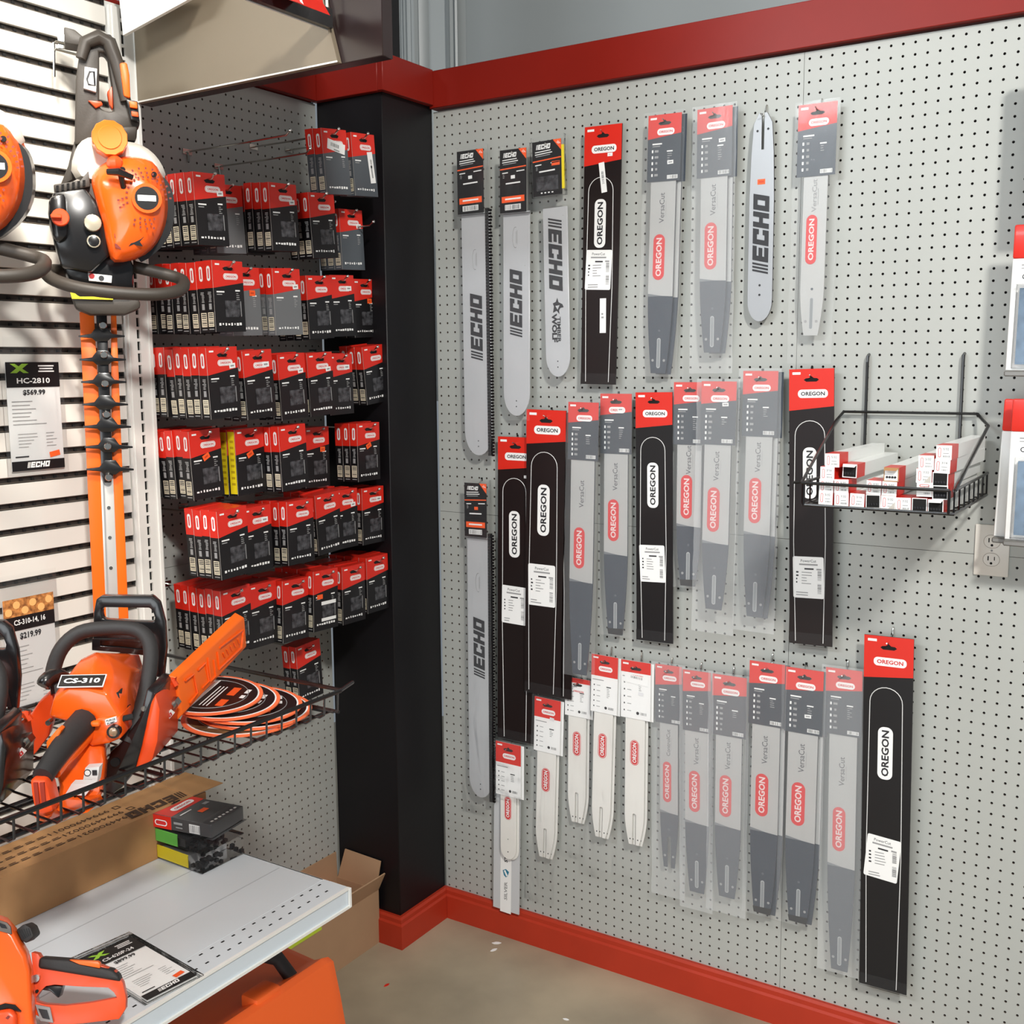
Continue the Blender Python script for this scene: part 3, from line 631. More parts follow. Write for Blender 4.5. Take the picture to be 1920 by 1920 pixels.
V_ = [
 dict(TL=(1216.5,218),TR=(1279,210),B=(1233,702),yc=340,ybar=700,yd=556,oy=482,label='tall grey chainsaw bar in clear bag, directly right of the tallest row black sleeve',what='first grey bar pack of the top row',price=(.2,.72),bagb=706,bagw=.5,ncopy=1,seed=2,d=1.4),
 dict(TL=(1308,205),TR=(1374,198),B=(1334,661),yc=332,ybar=661,yd=527,oy=461,label='grey chainsaw bar in hazy clear bag, left of the unwrapped silver bar',what='second grey bar pack of the top row',price=(.22,.48),bagb=700,bagw=.6,hazy=True,ncopy=1,seed=3,d=1.4),
 dict(TL=(1498,198),TR=(1571,189),B=(1519,629),yc=330,ybar=629,yd=None,oy=449,label='crinkled clear bag with plain silver bar, right of the unwrapped silver bar',what='crinkled bar bag at the top right',bagb=682,bagw=.3,plain=True,hook='up',seed=4,barw=.62,d=1.2),
 dict(TL=(1066,753.4),TR=(1123,755),B=(1086,1265),yc=863,ybar=1265,yd=1092,oy=1028,label='long grey chainsaw bar pack overlapping the right edge of the two black sleeves',what='long grey bar pack beside the double black sleeves',bagb=1268,seed=5,d=2.3,barw=.78),
 dict(TL=(1126,739),TR=(1185,737.4),B=(1153,1190),yc=851,ybar=1190,yd=1041,oy=976,label='grey chainsaw bar pack with black tip and crooked white sticker on its red header',what='black-tipped grey bar pack',bagb=1192,price=(.15,.26),tipblack=True,seed=6,d=1.3),
 dict(TL=(1264,717),TR=(1325,716),B=(1289,1099),yc=834,ybar=1099,yd=988,oy=932,label='grey chainsaw bar pack half covered by the bagged one on its right',what='half covered grey bar pack',bagb=1102,bagw=.3,seed=7,d=1.0,tipblack=True),
 dict(TL=(1316,716),TR=(1382,714),B=(1337,1143),yc=834,ybar=1143,yd=1020,oy=956,label='grey chainsaw bar in long hazy bag, white price sticker under its red header',what='hazy bagged bar in the middle row',price=(.2,.36),bagb=1186,bagw=.5,hazy=True,seed=8,d=1.9),
 dict(TL=(1394,696),TR=(1460,695),B=(1414,1157),yc=818.6,ybar=1157,yd=1003,oy=939,label='grey chainsaw bar pack left of the black sleeve that touches the wire basket',what='middle row bar pack nearest the basket',bagb=1184,bagw=.5,hazy=True,ncopy=1,seed=9,d=1.5),
 dict(TL=(1229,1245.5),TR=(1279,1249),B=(1254,1627),yc=1357,ybar=1627,yd=1525.6,oy=1467,label='narrowest grey bar pack with forked end, leftmost of the bottom grey packs',what='forked narrow grey bar pack',fork=True,word='ControlCut',bagb=1680,bagw=.6,hazy=True,hook='up',seed=10,d=1.0,barw=.68),
 dict(TL=(1280.6,1255.6),TR=(1333,1260.5),B=(1306,1674),yc=1372,ybar=1674,yd=1545.5,oy=1485,label='second grey bar pack from left in the bottom row of six',what='second bottom grey bar pack',bagb=1705,bagw=.4,hazy=True,hook='up',seed=11,d=1.3,barw=.86),
 dict(TL=(1336,1265),TR=(1400.6,1269),B=(1362,1683),yc=1381,ybar=1683,yd=1552,oy=1494,label='lowest hanging header of the bottom grey packs, third from left',what='third bottom grey bar pack',bagb=1712,bagw=.4,hazy=True,hook='up',seed=12,d=1.3),
 dict(TL=(1406,1239),TR=(1472.6,1245.5),B=(1428,1713),yc=1360.6,ybar=1713,yd=1561,oy=1492,label='highest hanging header of the bottom grey packs, fourth from left',what='fourth bottom grey bar pack',bagb=1716,bagw=.2,hook='up',seed=13,d=1.6,barw=.79,ncopy=1,tipblack=True),
 dict(TL=(1474,1253),TR=(1545,1255.6),B=(1495,1730),yc=1375.6,ybar=1730,yd=1577,oy=1509,label='bottom row grey bar pack with white price sticker on its slate card',what='fifth bottom grey bar pack',price=(.12,.72),bagb=1734,bagw=.3,seed=14,d=1.6,barw=.79,ncopy=1,tipblack=True),
 dict(TL=(1549,1252),TR=(1618,1257),B=(1573,1820),yc=1379,ybar=1820,yd=1627,oy=1556,label='longest hazy grey bar pack, beside the big black sleeve at lower right',what='longest bottom grey bar pack',bagb=1824,bagw=.5,hazy=True,hook='up',seed=15,d=1.3),
]
for v in V_: versa(**v)
def sleeve(TL, TR, BL, BR, red, oy, lab, label, what, d=1.2, hook='down', arch=(.27, .72), extras=(), seed=1, part=1.0):
    T, W, L, ang, s, ipp = axis(TL, TR, ((BL[0]+BR[0])/2, (BL[1]+BR[1])/2), d)
    t = thing('guide_bar_sleeve', label, 'saw bar', T, (0, ang, 0), 'black guide bar sleeves')
    W2 = float(np.linalg.norm(at(*BR, Y=-d)-at(*BL, Y=-d)))
    r = s(red); w = W/2; k = W/3.0
    MB().prism([(-w, 0), (w, 0), (W2/2, -L), (-W2/2, -L)], -.04, .1, BLK if seed % 2 else MAR).build('card_sleeve', t)
    mb = MB(); mb.add([(-w, -.052, 0), (w, -.052, 0), (w, -.052, -r+.0), (-w, -.052, -r-.28*k)], [(3, 2, 1, 0)], RED)
    euro(mb, 0, -.72*k, -.06, k*.85); mb.pr(-w+.5*k, -.28*k, .55*k, .16*k, WHT, -.06)
    mb.pill(.1*k, -r*.66, 2.0*k, .55*k, WHT, -.06, k=.45); mb.txt('OREGON', .1*k, -r*.66, .26*k, PDK if seed != 5 else REDP, -.068, bold=.03, width=1.6*k)
    mb.build('red_header', t)
    # white outline of a bar, as a thin raised line
    z1 = -L+.25; za = -s(arch[0]) ; aw = W*.36; P = [(-aw-.12, z1)]
    P += [(-aw-.0, -L*.5)]
    n = 12; P2 = [(-aw+.12*(1), za-aw*.7)]
    for i in range(n+1):
        a = math.pi*(1-i/n); P2.append((aw*.92*math.cos(a), za-aw*.9+aw*.9*math.sin(a)))
    P = [(-aw+.18, z1), (-aw, -L*.62)]+P2[1:]+[(aw, -L*.62), (aw-.18, z1)]
    x0 = -.1*k
    MB().tube([(p[0]+x0, -.045, p[1]) for p in P], .035, WHT, 4).build('outline_print', t)
    cz = -s(oy); mb = MB(); mb.pill(x0, cz, 3.6*k*.95, .92*k, WHT, -.055, 90, k=.42); mb.txt('OREGON', x0, cz, .46*k, PDK, -.064, 90, bold=.03, width=3.0*k); mb.build('logo', t)
    if lab:
        cx, cz = lab; zz = -s(cz); lx = x0-.02*W
        mb = MB(); mb.pill(lx, zz, W*.70, W*.70*1.35, WHT, -.056, cx, k=.04)
        q = W*.7; mb.txt('PowerCut', lx-.0*q, zz+q*.54, q*.09, PDK, -.064, cx, 0, width=q*.5); mb.pr(lx, zz+q*.42, q*.6, q*.05, PGR, -.064, cx)
        mb.pr(lx+.02*q, zz+q*.28, q*.3, q*.05, PDK, -.064, cx); mb.pr(lx+q*.34, zz+q*.28, q*.16, q*.05, PGR, -.064, cx)
        mb.lines(lx-.05*q, zz+q*.16, q*.34, 5, q*.09, PGR, -.064, h=q*.025, seed=seed); mb.lines(lx-.36*q, zz+q*.16, q*.08, 4, q*.11, PDK, -.064, h=q*.05, seed=seed)
        for dz in (.08, -.35): mb.barcode(lx+q*.36, zz+q*dz, q*.34, q*.15, -.064, 90, seed=seed)
        mb.lines(lx-.2*q, zz-q*.5, q*.4, 2, q*.08, PGR, -.064, h=q*.03, seed=seed)
        mb.build('spec_label', t)
    for e in extras:
        kind, ex, ey, ew, eh, er = e; zz = -s(ey); mb = MB(); mb.pr(ex*W, zz, ew, eh, WHT, -.07, er)
        if kind == 'bar': mb.barcode(ex*W, zz, eh*.45, ew*.5, -.076, er+90, seed=seed)
        else: mb.lines(ex*W, zz+eh*.05, ew*.5, 2, eh*.1, PGR, -.076, h=eh*.05, rot=er)
        mb.build('price_sticker', t)
    # wrinkled clear film at the foot
    MB().box(-W2/2-.02, W2/2+.05, -.06, .11, -L-.12, -L+1.1, BLI).build('film_end', t)
    top_hook(T[0], T[2]-.35, d, what, hook); return t
S_ = [
 dict(TL=(1097,239),TR=(1167,231),BL=(1089,719),BR=(1154,722),red=302,oy=419,lab=(-2,506),arch=(332,0),label='black bar sleeve in the top row with two extra white stickers',what='black sleeve in the top row',extras=(('bar',.02,333,.62,2.9,8),('p',.1,592,.7,3.4,1),('s',.2,291,.55,.32,0)),seed=2),
 dict(TL=(934,819),TR=(1000,820),BL=(933,1384),BR=(1003,1394),red=875,oy=1002,lab=(-1,1135),arch=(897,0),label='lower of the two overlapping black bar sleeves, left one',what='left overlapping black sleeve',d=1.0,seed=4,extras=(('s',.3,893,.5,.3,0),)),
 dict(TL=(994,772),TR=(1069,774),BL=(1000,1301),BR=(1071,1311),red=828,oy=958,lab=None,arch=(850,0),label='black bar sleeve mostly hidden behind the upper overlapping sleeve',what='hidden black sleeve',d=1.2,seed=6),
 dict(TL=(988,767.6),TR=(1062,769.7),BL=(984,1297),BR=(1050,1306),red=826,oy=957,lab=(1,1098),arch=(848,0),label='upper and foremost of the overlapping black bar sleeves',what='foremost overlapping black sleeve',d=1.7,seed=8),
 dict(TL=(1192,736),TR=(1261,735),BL=(1193.6,1200),BR=(1261.5,1206),red=796,oy=910,lab=(2,1057),arch=(820,0),label='black bar sleeve between grey packs in the middle row, crumpled film foot',what='middle row black sleeve',seed=3),
 dict(TL=(1480,692),TR=(1564.5,691),BL=(1480,1205),BR=(1560,1213),red=762,oy=887,lab=(1,1083),arch=(789,0),label='wide black bar sleeve behind the left corner of the wire basket',what='black sleeve behind the basket',seed=2,d=1.3),
 dict(TL=(1621,1189),TR=(1714,1199),BL=(1610.6,1840.6),BR=(1699,1867),red=1266,oy=1413,lab=(-5,1610),arch=(1290,0),label='largest black bar sleeve at lower right, hanging alone beside bare pegboard',what='largest black sleeve',hook='up',seed=5,d=1.6),
]
for v in S_: sleeve(**v)
def white_pack(TL, TR, B, red, yc, ybar, oy, label, what, d=1.2, hook='up', fork=3.4, ncopy=1, bagb=None, sticker_=None, nose=False, barw=.72, barx=-.02, seed=1, bagw=.4):
    T, W, L, ang, s, ipp = axis(TL, TR, B, d); c = s(yc); w = W/2
    t = thing('guide_bar_pack', label, 'saw bar', T, (0, ang, 0), 'small white guide bars')
    MB().box(-w, w, -.03, 0, -c, 0, WHT).build('header_card', t)
    mb = MB(); card_print(mb, W, c, s(red), -.04, seed, light=True)
    if sticker_ == 'big': mb.pr(.1, -c*.32, W*.8, .9, WHT, -.07, -4); mb.barcode(.1, -c*.28, W*.42, .28, -.08, -4, seed=seed)
    if sticker_: mb.pr(W*.18, -c*(.55 if sticker_ == 'big' else .36), .55, .34, mat('tape', (222, 222, 224), .3), -.072, -6)
    mb.build('card_print', t)
    bw = W*barw; zb = -s(ybar); bx = barx*W; mb = MB()
    if nose: P = [(bx-bw/2, -c+.8)]+[(bx-bw/2*math.cos(math.pi*i/12), zb+bw*.62-bw*.62*math.sin(math.pi*i/12)) for i in range(13)]+[(bx+bw/2, -c+.8)]
    else: P = [(p[0]+bx, p[1]) for p in bar_outline(bw, -c+.6, zb, bw*.27, zb+3.2, fork=fork, slot=.19)]
    mb.prism(P, .05, .18, BARW); mb.build('bar', t, bevel=.03, seg=1)
    mb = MB(); cz = -s(oy)
    mb.pill(bx-.02, cz, 2.7, bw*.44, REDP, .03, 90); mb.pill(bx-.02, cz, 2.58, bw*.38, WHT, .026, 90); mb.pill(bx-.02, cz, 2.52, bw*.34, REDP, .022, 90)
    mb.txt('OREGON', bx-.02, cz, bw*.21, WHT, .014, 90, bold=.03, width=2.15)
    for sx in (-1, 1):
        if not nose: mb.disc(bx+sx*bw*.2, zb+.62, .07, .03, .05, PDK, 8)
    if nose: mb.disc(bx, zb+.9, .07, .03, .05, PDK, 8); mb.disc(bx, zb+2.4, .05, .03, .05, PDK, 8)
    mb.build('logo', t)
    bag(t, W*1.05+bagw, s(bagb) if bagb else L+1, .11, 'c', 0, seed=seed+40)
    for k in range(ncopy):
        q = copy_tree(t, skip=('poly_bag', 'card_print')); q.location = t.location+Vector(((.22+.16*k)*I, .28*(k+1)*I, -.12*I))
        tag(q, f'spare white bar hanging directly behind the {what}', 'saw bar', 'small white guide bars')
    top_hook(T[0], T[2]-.35, d, what, hook); return t
W_ = [
 dict(TL=(1003,1307),TR=(1052,1313),B=(1021,1609),red=1347,yc=1411,ybar=1609,oy=1463,label='small white bar pack with blue-grey film strip, right below the black sleeves',what='white bar pack below the black sleeves',sticker_='s',bagb=1680,seed=1,d=1.3),
 dict(TL=(1060,1270),TR=(1107,1274),B=(1081,1543),red=1281,yc=1344,ybar=1543,oy=1395,label='small white bar pack partly covered by the long grey pack above',what='partly covered white bar pack',bagb=1600,seed=2,d=.9),
 dict(TL=(1110,1228),TR=(1159.5,1231),B=(1126,1571),red=1269,yc=1337,ybar=1571,oy=1399,label='brightest white bar pack, second from right of the small white ones',what='brightest white bar pack',bagb=1630,seed=3,d=1.6),
 dict(TL=(1165,1237),TR=(1220.7,1243),B=(1189,1585.5),red=1262,yc=1348,ybar=1585,oy=1412,label='small white bar pack with big crooked barcode sticker across its header',what='white bar pack with crooked sticker',sticker_='big',bagb=1645,seed=4,d=1.5,barw=.66),
 dict(TL=(930,1390),TR=(977,1397),B=(953,1612),red=1432,yc=1493,ybar=1612,oy=1516,label='round-nosed white bar pack hanging in front of the plain silver sleeve',what='round-nosed white bar pack',nose=True,bagb=1500,seed=5,d=1.7,ncopy=1,hook='down',barw=.62,bagw=0.1),
]
for v in W_: white_pack(**v)
# plain silver sleeve with shield mark
T, W, L, ang, s, ipp = axis((928, 1402), (977, 1408), (949, 1707), 1.0)
t = thing('guide_bar_sleeve', 'long plain silver sleeve reaching down over the red baseboard', 'saw bar', T, (0, ang, 0))
MB().box(-W/2, W/2, -.05, .1, -L, 0, mat('sleeve_silver', (196, 198, 200), .4)).build('card_sleeve', t)
mb = MB(); mb.pr(-.05, -L+5, W*.42, 10.5, WHT, -.06); mb.txt('SILVER', -.05, -s(1670), .42, PGR, -.07, 90, .03, width=2.2); mb.txt('STREAK', -.05, -s(1598), .42, PDK, -.07, 90, .03, width=2.4)
mb.prism([(-.05+a*.42, -s(1637)+b*.5) for a, b in ((-1, .5), (-.6, -.6), (0, -1), (.6, -.6), (1, .5), (0, 1))], -.075, -.068, mat('shield_blue', (30, 120, 150), .5)); mb.pr(-.05, -s(1637), .25, .7, WHT, -.08, 30)
mb.build('logo', t)
# echo bars with chain
def echo_pack(ct, cb, bt, bb, cl, cr, bl, br, xb, oy, olen, label, what, d=1.5, chain=True, orange=True, rnd_card=False, flip=False, seed=1, bagb=None, emblem=None):
    T, W, L, ang, s, ipp = axis((cl, ct+2), (cr, ct-1), (xb, bb), d)
    t = thing('bar_and_chain_pack', label, 'saw bar', T, (0, ang, 0), 'silver guide bars with chain')
    c = s(cb); w = W/2
    bw = (br-bl)*ipp; cx = ((bl+br)/2-(cl+cr)/2)*ipp+.05
    zb = -s(bb); zt = -s(bt)
    P = [(cx-bw/2, zt)]+[(cx-bw/2*math.cos(math.pi*i/14)*1.0, zb+bw*.75-bw*.75*math.sin(math.pi*i/14)) for i in range(15)]+[(cx+bw/2, zt)]
    MB().prism(P, .0, .16, BARS).build('bar', t, bevel=.03, seg=1)
    mb = MB(); mb.box(-w, w, -.34, -.3, -c, 0, BLK)
    mb.build('header_card', t)
    mb = MB(); y = -.35
    mb.add([(w-.95, y, 0), (w, y, 0), (w, y, -1.1)], [(2, 1, 0)], ORG); mb.txt('20"' if rnd_card else '27"', w-.3, -.36, .24, WHT, y-.008, -45, .02)
    mb.echo(-.28*W/2.6, -.55, W*.5, WHT, y, hk=1.25); 
    mb.pr(-W*.13, -1.0, W*.55, .09, WHT, y, 3); mb.pr(-W*.11, -1.22, W*.6, .09, WHT, y, 3); mb.pr(-W*.13, -1.42, W*.5, .08, PGR, y, 3)
    mb.pr(0, -1.85, W*.98, .12, ORG, y, 3)
    mb.pr(-W*.3, -2.3, W*.22, .1, WHT, y, 3); mb.pr(W*.28, -2.2, W*.3, .1, WHT, y, 3); mb.lines(-W*.34, -2.5, .3, 3, .14, PGR, y, h=.06)
    mb.pr(0, -3.35 if not rnd_card else -2.95, W*.55, .14, WHT, y, 2)
    if rnd_card: mb.pr(W*.3, -2.3, W*.28, .42, ORG, y); mb.box(-W*.38, W*.38, y-.01, y, -c+.5, -c+1.9, WIN); [mb.pr(-W*.2+i*.42, -c+.28, .2, .12, WHT, y) for i in range(4)]
    else: mb.pr(0, -c+1.35, W*.86, .62, ORG, y, 1); mb.pr(0, -c+1.38, W*.6, .16, WHT, y-.006, 1); mb.barcode(-.02, -c+.55, W*.6, .55, y, 1, seed=seed)
    if not rnd_card: mb.pr(.0 if not orange else .1, -2.75, .5, .34, WHT if not orange else ORG, y-.01, 2)
    mb.build('card_print', t)
    if rnd_card: MB().box(w, w+.32, -.33, .1, -c+.5, -.6, YEL).build('yellow_side_label', t)
    # clear blister around the card
    mb = MB(); P1 = [(-w-.12, .32), (w+.38, .32), (w+.38, -c-.1), (-w-.12, -c-.1)]
    mb.box(-w-.1, w+.4, -.42, -.4, -c-.12, .42, BLI); mb.box(w+.36, w+.4, -.42, .1, -c-.12, .42, BLI); mb.box(-w-.12, -w-.08, -.42, .1, -c-.12, .42, BLI); mb.box(-w-.1, w+.4, -.42, .1, -c-.14, -c-.1, BLI)
    mb.build('blister', t)
    if chain:
        mb = MB(); z = -c+.3; rnd = random.Random(seed); 
        while z > zb-.1:
            mb.box(w+.0, w+.36, -.14, .22, z-.15, z+.15, CHN); mb.box(w+.32+rnd.uniform(-.04, .05), w+.62+rnd.uniform(0, .08), -.02, .14, z-.2, z+.02, CHN); z -= .33
        mb.build('chain', t)
    mb = MB(); cz = -s(oy)
    mb.echo(cx-.02, cz, olen, PDK, -.02, 90 if not flip else -90, hk=.95)
    mb.pr(cx+bw*.33, cz+olen*.54, .07, .07, PGR, -.02)
    if emblem: 
        ez = -s(emblem); P = [(cx-.1+.32*math.cos(2*math.pi*i/20), -.012, ez+1.05*math.sin(2*math.pi*i/20)) for i in range(4, 17)]
        mb.tube(P, .035, PGR, 4); mb.pr(cx+.12, ez, 1.4, .04, PGR, -.02, 90); mb.pr(cx+.0, ez, 1.2, .04, PGR, -.02, 90)
    for zz in (zb+1.0, zb+1.6): mb.disc(cx, zz, .07, -.02, -.01, PDK, 8)
    mb.build('logo', t)
    bag(t, W*1.02+.3, s(bagb) if bagb else L+.4, .2, 'c', .3, top=-c, seed=seed)
    top_hook(T[0], T[2]-.1, d, what, 'down')
    return t, cx, bw, s
echo_pack(282,401,399,854,860,909,862,915,893,612,7.0,'longest top row silver bar and chain pack, nearest the black pillar','silver bar pack nearest the pillar',bagb=862,seed=1,emblem=487,orange=False)
echo_pack(280,399,397,780,940.5,990,942,992,966,567,6.9,'silver bar and chain pack second from the pillar in the top row','second silver bar pack',bagb=788,seed=2,emblem=445,orange=False,chain=False)
t, cx, bw, s = echo_pack(264,367,390,707,1001,1055,1014,1060,1037,480,7.2,'silver bar pack with rounded black card and yellow side label','silver bar pack with yellow label',bagb=735,seed=3,rnd_card=True,chain=False,flip=True)
mb = MB(); zz = -s(617); mb.txt('TIMBER', cx+.22, zz-.1, .42, PDK, -.02, -90, .03, width=2.6); mb.txt('WOLF', cx-.3, zz+.1, .62, PDK, -.02, -90, .05, width=2.9)
z0 = -s(575); mb.prism([(cx+a*.9, z0+b*.9) for a, b in ((-.5, -.7), (-.35, 0), (-.5, .35), (-.1, .5), (.1, .95), (.25, .45), (.75, .2), (.9, -.15), (.5, -.2), (.3, -.45), (.35, -.9), (0, -.5))], -.025, -.015, PDK)
mb.add([(cx-.15, -.03, z0+.05), (cx+.35, -.03, z0+.1), (cx+.1, -.03, z0-.35)], [(0, 1, 2)], BARS); mb.build('wolf_print', t)
echo_pack(905,1006,1004,1495,874,915,874,918,899,1213,6.8,'silver bar and chain pack hanging below, left of the black sleeves','lower silver bar pack',bagb=1510,seed=4,emblem=1092,orange=True)
# bare bar
T, W, L, ang, s, ipp = axis((1412, 212), (1452, 211), (1424, 603), .9)
t = thing('guide_bar', 'unwrapped silver guide bar with orange sticker, hooked by its slot', 'saw bar', T, (0, ang, 0))
P = [(-.42, .0), (-.95, -.9), (-1.15, -3.5), (-1.28, -7.5), (-1.3, -L+2.2)]+[(-1.3*math.cos(math.pi*i/14), -L+1.9-1.9*math.sin(math.pi*i/14)) for i in range(1, 14)]+[(1.3, -L+2.2), (1.28, -7.5), (1.15, -3.5), (.95, -.9), (.42, 0), (.13, 0), (.13, -3.2), (-.13, -3.2), (-.13, 0)]
k = W*1.02/2.3; MB().prism([(p[0]*k*1.02, p[1]) for p in P], -.1, .1, mat('bar_bare_steel', (166, 169, 173), .36, .12, noise=.05, scale=8), CHN).build('bar', t, bevel=.02, seg=1)
mb = MB(); mb.echo(0, -s(437), s(509)-s(360), PDK, -.12, 90, hk=.92); mb.pr(-.05, -s(341), .72, .46, ORG, -.12); mb.pr(-.05, -s(341), .5, .14, mat('orange_ink', (200, 60, 20), .5), -.126)
for a, b in ((-.5, 245), (.5, 243), (-.02, 535), (-.02, 553)): mb.disc(a, -s(b), .11, -.125, -.11, PDK, 8)
mb.build('print', t)
top_hook(T[0], T[2]-.1, .9, 'unwrapped silver bar', 'up')
# ================================================================== WIRE BASKET WITH SMALL LONG BOXES
bk = thing('wire_basket', 'black wire basket of small white boxes hooked on the right pegboard', 'basket', (51.5, 0, 54.0))
x0, x1, yf, yb = -5.4, 5.75, -14.6, -.7
zr = 1.75; zt = 6.8
MB().tube([(-6.4, -.6, zt), (4.8+.0, -.6, zt)], .13, WIRE, 6).tube([(4.8, -.6, zt), (4.9, -.8, zt-.2)], .13, WIRE, 6).build('top_rail', bk)
MB().tube([(-6.4, -.6, zt), (-6.7, -2, zt-.8), (-5.6, yf, zr)], .13, WIRE, 6).build('side_rail', bk)
MB().tube([(4.8, -.6, zt), (5.1, -.9, zt-.3), (5.95, -2.2, zt-.9), (5.9, yf, zr)], .13, WIRE, 6).build('side_rail', bk)
MB().tube([(-5.6, yf, zr), (5.5, yf, zr)], .14, WIRE, 6).build('front_rail', bk)
MB().tube([(x0, yf, 0), (x1+.1, yf, 0), (x1+.1, yb, 0), (x0, yb, 0)], .13, WIRE, 6, closed=True).build('bottom_frame', bk)
MB().tube([(x1+.1, yf, zr), (x1+.1, yb, zr+.1)], .12, WIRE, 6).build('upper_side_rail', bk)
for i in range(8): 
    y = yf+.05+i*1.95
    MB().tube([(x1+.1, y, zr), (x1+.12, y, .15), (x1-.2, y, 0), (x0+.2, y, 0), (x0-.1, y, .15), (x0-.1, y, zr)], .075, WIRE, 5).build('wire', bk)
for x in (-5.4, 5.5): MB().tube([(x, yf, zr), (x, yf, 0)], .12, WIRE, 6).build('corner_post', bk)
MB().tube([(x0-.9, yf, zr), (x0-.2, yf+.6, zr), (x0-.1, yb, zr)], .12, WIRE, 6).build('upper_side_rail', bk)
for x in (-4.5, 3.45):
    MB().tube([(x, .2, 11.9), (x, -.45, 11.7), (x, -.5, 11.2), (x, -.5, .2), (x, -1.2, 0)], .14, WIRE, 6).build('hanger', bk)
BXS = [(275,848,392,940,0,''),(240,950,352,1035,0,''),(232,1045,345,1125,0,''),(345,1045,458,1130,0,''),(228,1130,340,1220,0,''),(345,1145,460,1232,0,''),(462,1150,578,1238,0,''),
 (582,1157,698,1247,0,'o'),(705,1165,803,1256,0,'c'),(808,1180,925,1272,0,''),(932,1182,1045,1277,0,'o'),(1050,1188,1170,1292,0,'o'),(590,1055,700,1140,0,''),(702,1060,822,1150,0,''),
 (705,950,848,1050,0,'k'),(378,925,520,1030,.6,'o'),(983,865,1095,955,0,''),(1105,785,1240,885,0,''),(1098,890,1222,985,0,''),(968,965,1076,1055,0,'c'),(1080,993,1210,1080,0,'o'),(970,1065,1080,1160,0,'h'),(1088,1090,1200,1180,0,'o')]
WB = mat('box_white', (232, 234, 232), .4, coat=.2)
WHR = ['resting topmost on the left pile', 'second in the far left column', 'third in the far left column', 'second from left in the second layer', 'bottom left corner', 'second from left in the bottom layer', 'third from left in the bottom layer',
 'open-ended, fourth from left at the bottom', 'torn label, middle of the bottom layer', 'sixth from left in the bottom layer', 'open-ended, beside the bottom right corner', 'open-ended, in the bottom right corner', 'left of the middle pair', 'right of the middle pair',
 'brown open flap, topmost in the middle', 'open-ended, black inside, on the left pile', 'topmost of the right pile, second column', 'highest of all, on the right pile', 'second from top in the rightmost column', 'with torn label in the right pile', 'open, third down in the rightmost column', 'horizontal red mark, right pile', 'open, fourth down in the rightmost column']
rnd = random.Random(4)
for n, (a, b, c, d_, slide, kind) in enumerate(BXS):
    p0 = at(1480+a/4, 640+b/4, Y=-14.2); p1 = at(1480+c/4, 640+d_/4, Y=-14.2)
    X = (p0[0]+p1[0])/2-.12; Zc = (p0[2]+p1[2])/2; h = .53; wd = .55
    t = thing('file_box', f'small white and red box, {WHR[n]}, wire basket', 'box', (X, -14.2+slide, Zc), (0, rnd.uniform(-.03, .03), rnd.uniform(-.02, .02)), 'small long boxes in the wire basket')
    MB().box(-wd, wd, 0, 13.0, -h, h, {'*': WB, 'f': WHT if 'o' not in kind else DARKH}).build('carton', t)
    MB().box(-wd-.01, wd+.01, .05, 2.3, -h-.01, h+.01, RED).build('red_band', t)
    mb = MB()
    if 'o' in kind or 'k' in kind:
        m_ = WHT if 'o' in kind else KRA
        mb.ring([(-wd, -h), (wd, -h), (wd, h), (-wd, h)], [(-wd+.06, -h+.06), (wd-.06, -h+.06), (wd-.06, h-.06), (-wd+.06, h-.06)], -.02, .1, m_)
        for i in range(4): mb.disc(-.3+.2*i, -.2, .09, -.06, .0, CHN, 8)
        mb.add([(-wd, -.02, h), (wd, -.02, h), (wd-.1, -.45, h-.2), (-wd+.1, -.45, h-.2)], [(0, 1, 2, 3)], m_) if n in (14, 15, 11) else None
        mb.build('open_end', t)
    else:
        y = -.012; mb.pr(0, 0, 2*wd, 2*h, WHT, y)
        if kind == 'h': mb.pill(.0, .3, .7, .18, REDP, y-.01); mb.pill(.0, .3, .6, .1, WHT, y-.014)
        else: mb.pill(-.3, 0, .72, .2, REDP, y-.01, 90); mb.pill(-.3, 0, .64, .13, WHT, y-.014, 90)
        mb.txt(rnd.choice(('3/16', '5/32', '7/32')), .15, .26, .17, PDK, y-.01, 0, .0); mb.pr(.15, -.06, .4, .05, PGR, y-.01); mb.barcode(.18, -.28, .45, .16, y-.01, seed=n, n=7)
        if kind == 'c': mb.add([(0, y-.02, -.5), (.5, y-.02, -.5), (.5, y-.02, .1)], [(0, 1, 2)], mat('torn', (190, 184, 176), .8))
        mb.build('end_label', t)
# ================================================================== OUTLET
ot = thing('wall_outlet', 'white double power outlet plate screwed on the pegboard at right', 'outlet', (57.9, 0, 49.2))
MB().box(-1.38, 1.38, -.22, -.0, -2.2, 2.2, OUTL).build('cover_plate', ot, bevel=.08, seg=2)
for s_ in (1, -1):
    o = MB().pill(0, 0, 1.35, 1.15, mat('outlet_edge', (120, 104, 88), .6), -.23, 0, .5).pill(0, 0, 1.29, 1.09, OUTL, -.236, 0, .5).build('receptacle', ot, loc=(0, 0, s_*.78))
    MB().pr(-.25, .1, .09, .38, DARKH, -.245).pr(.25, .1, .07, .32, DARKH, -.245).disc(0, -.32, .11, -.246, -.24, DARKH, 10).build('slots', o)
MB().disc(0, 0, .09, -.25, -.2, PGR, 10).build('screw', ot)
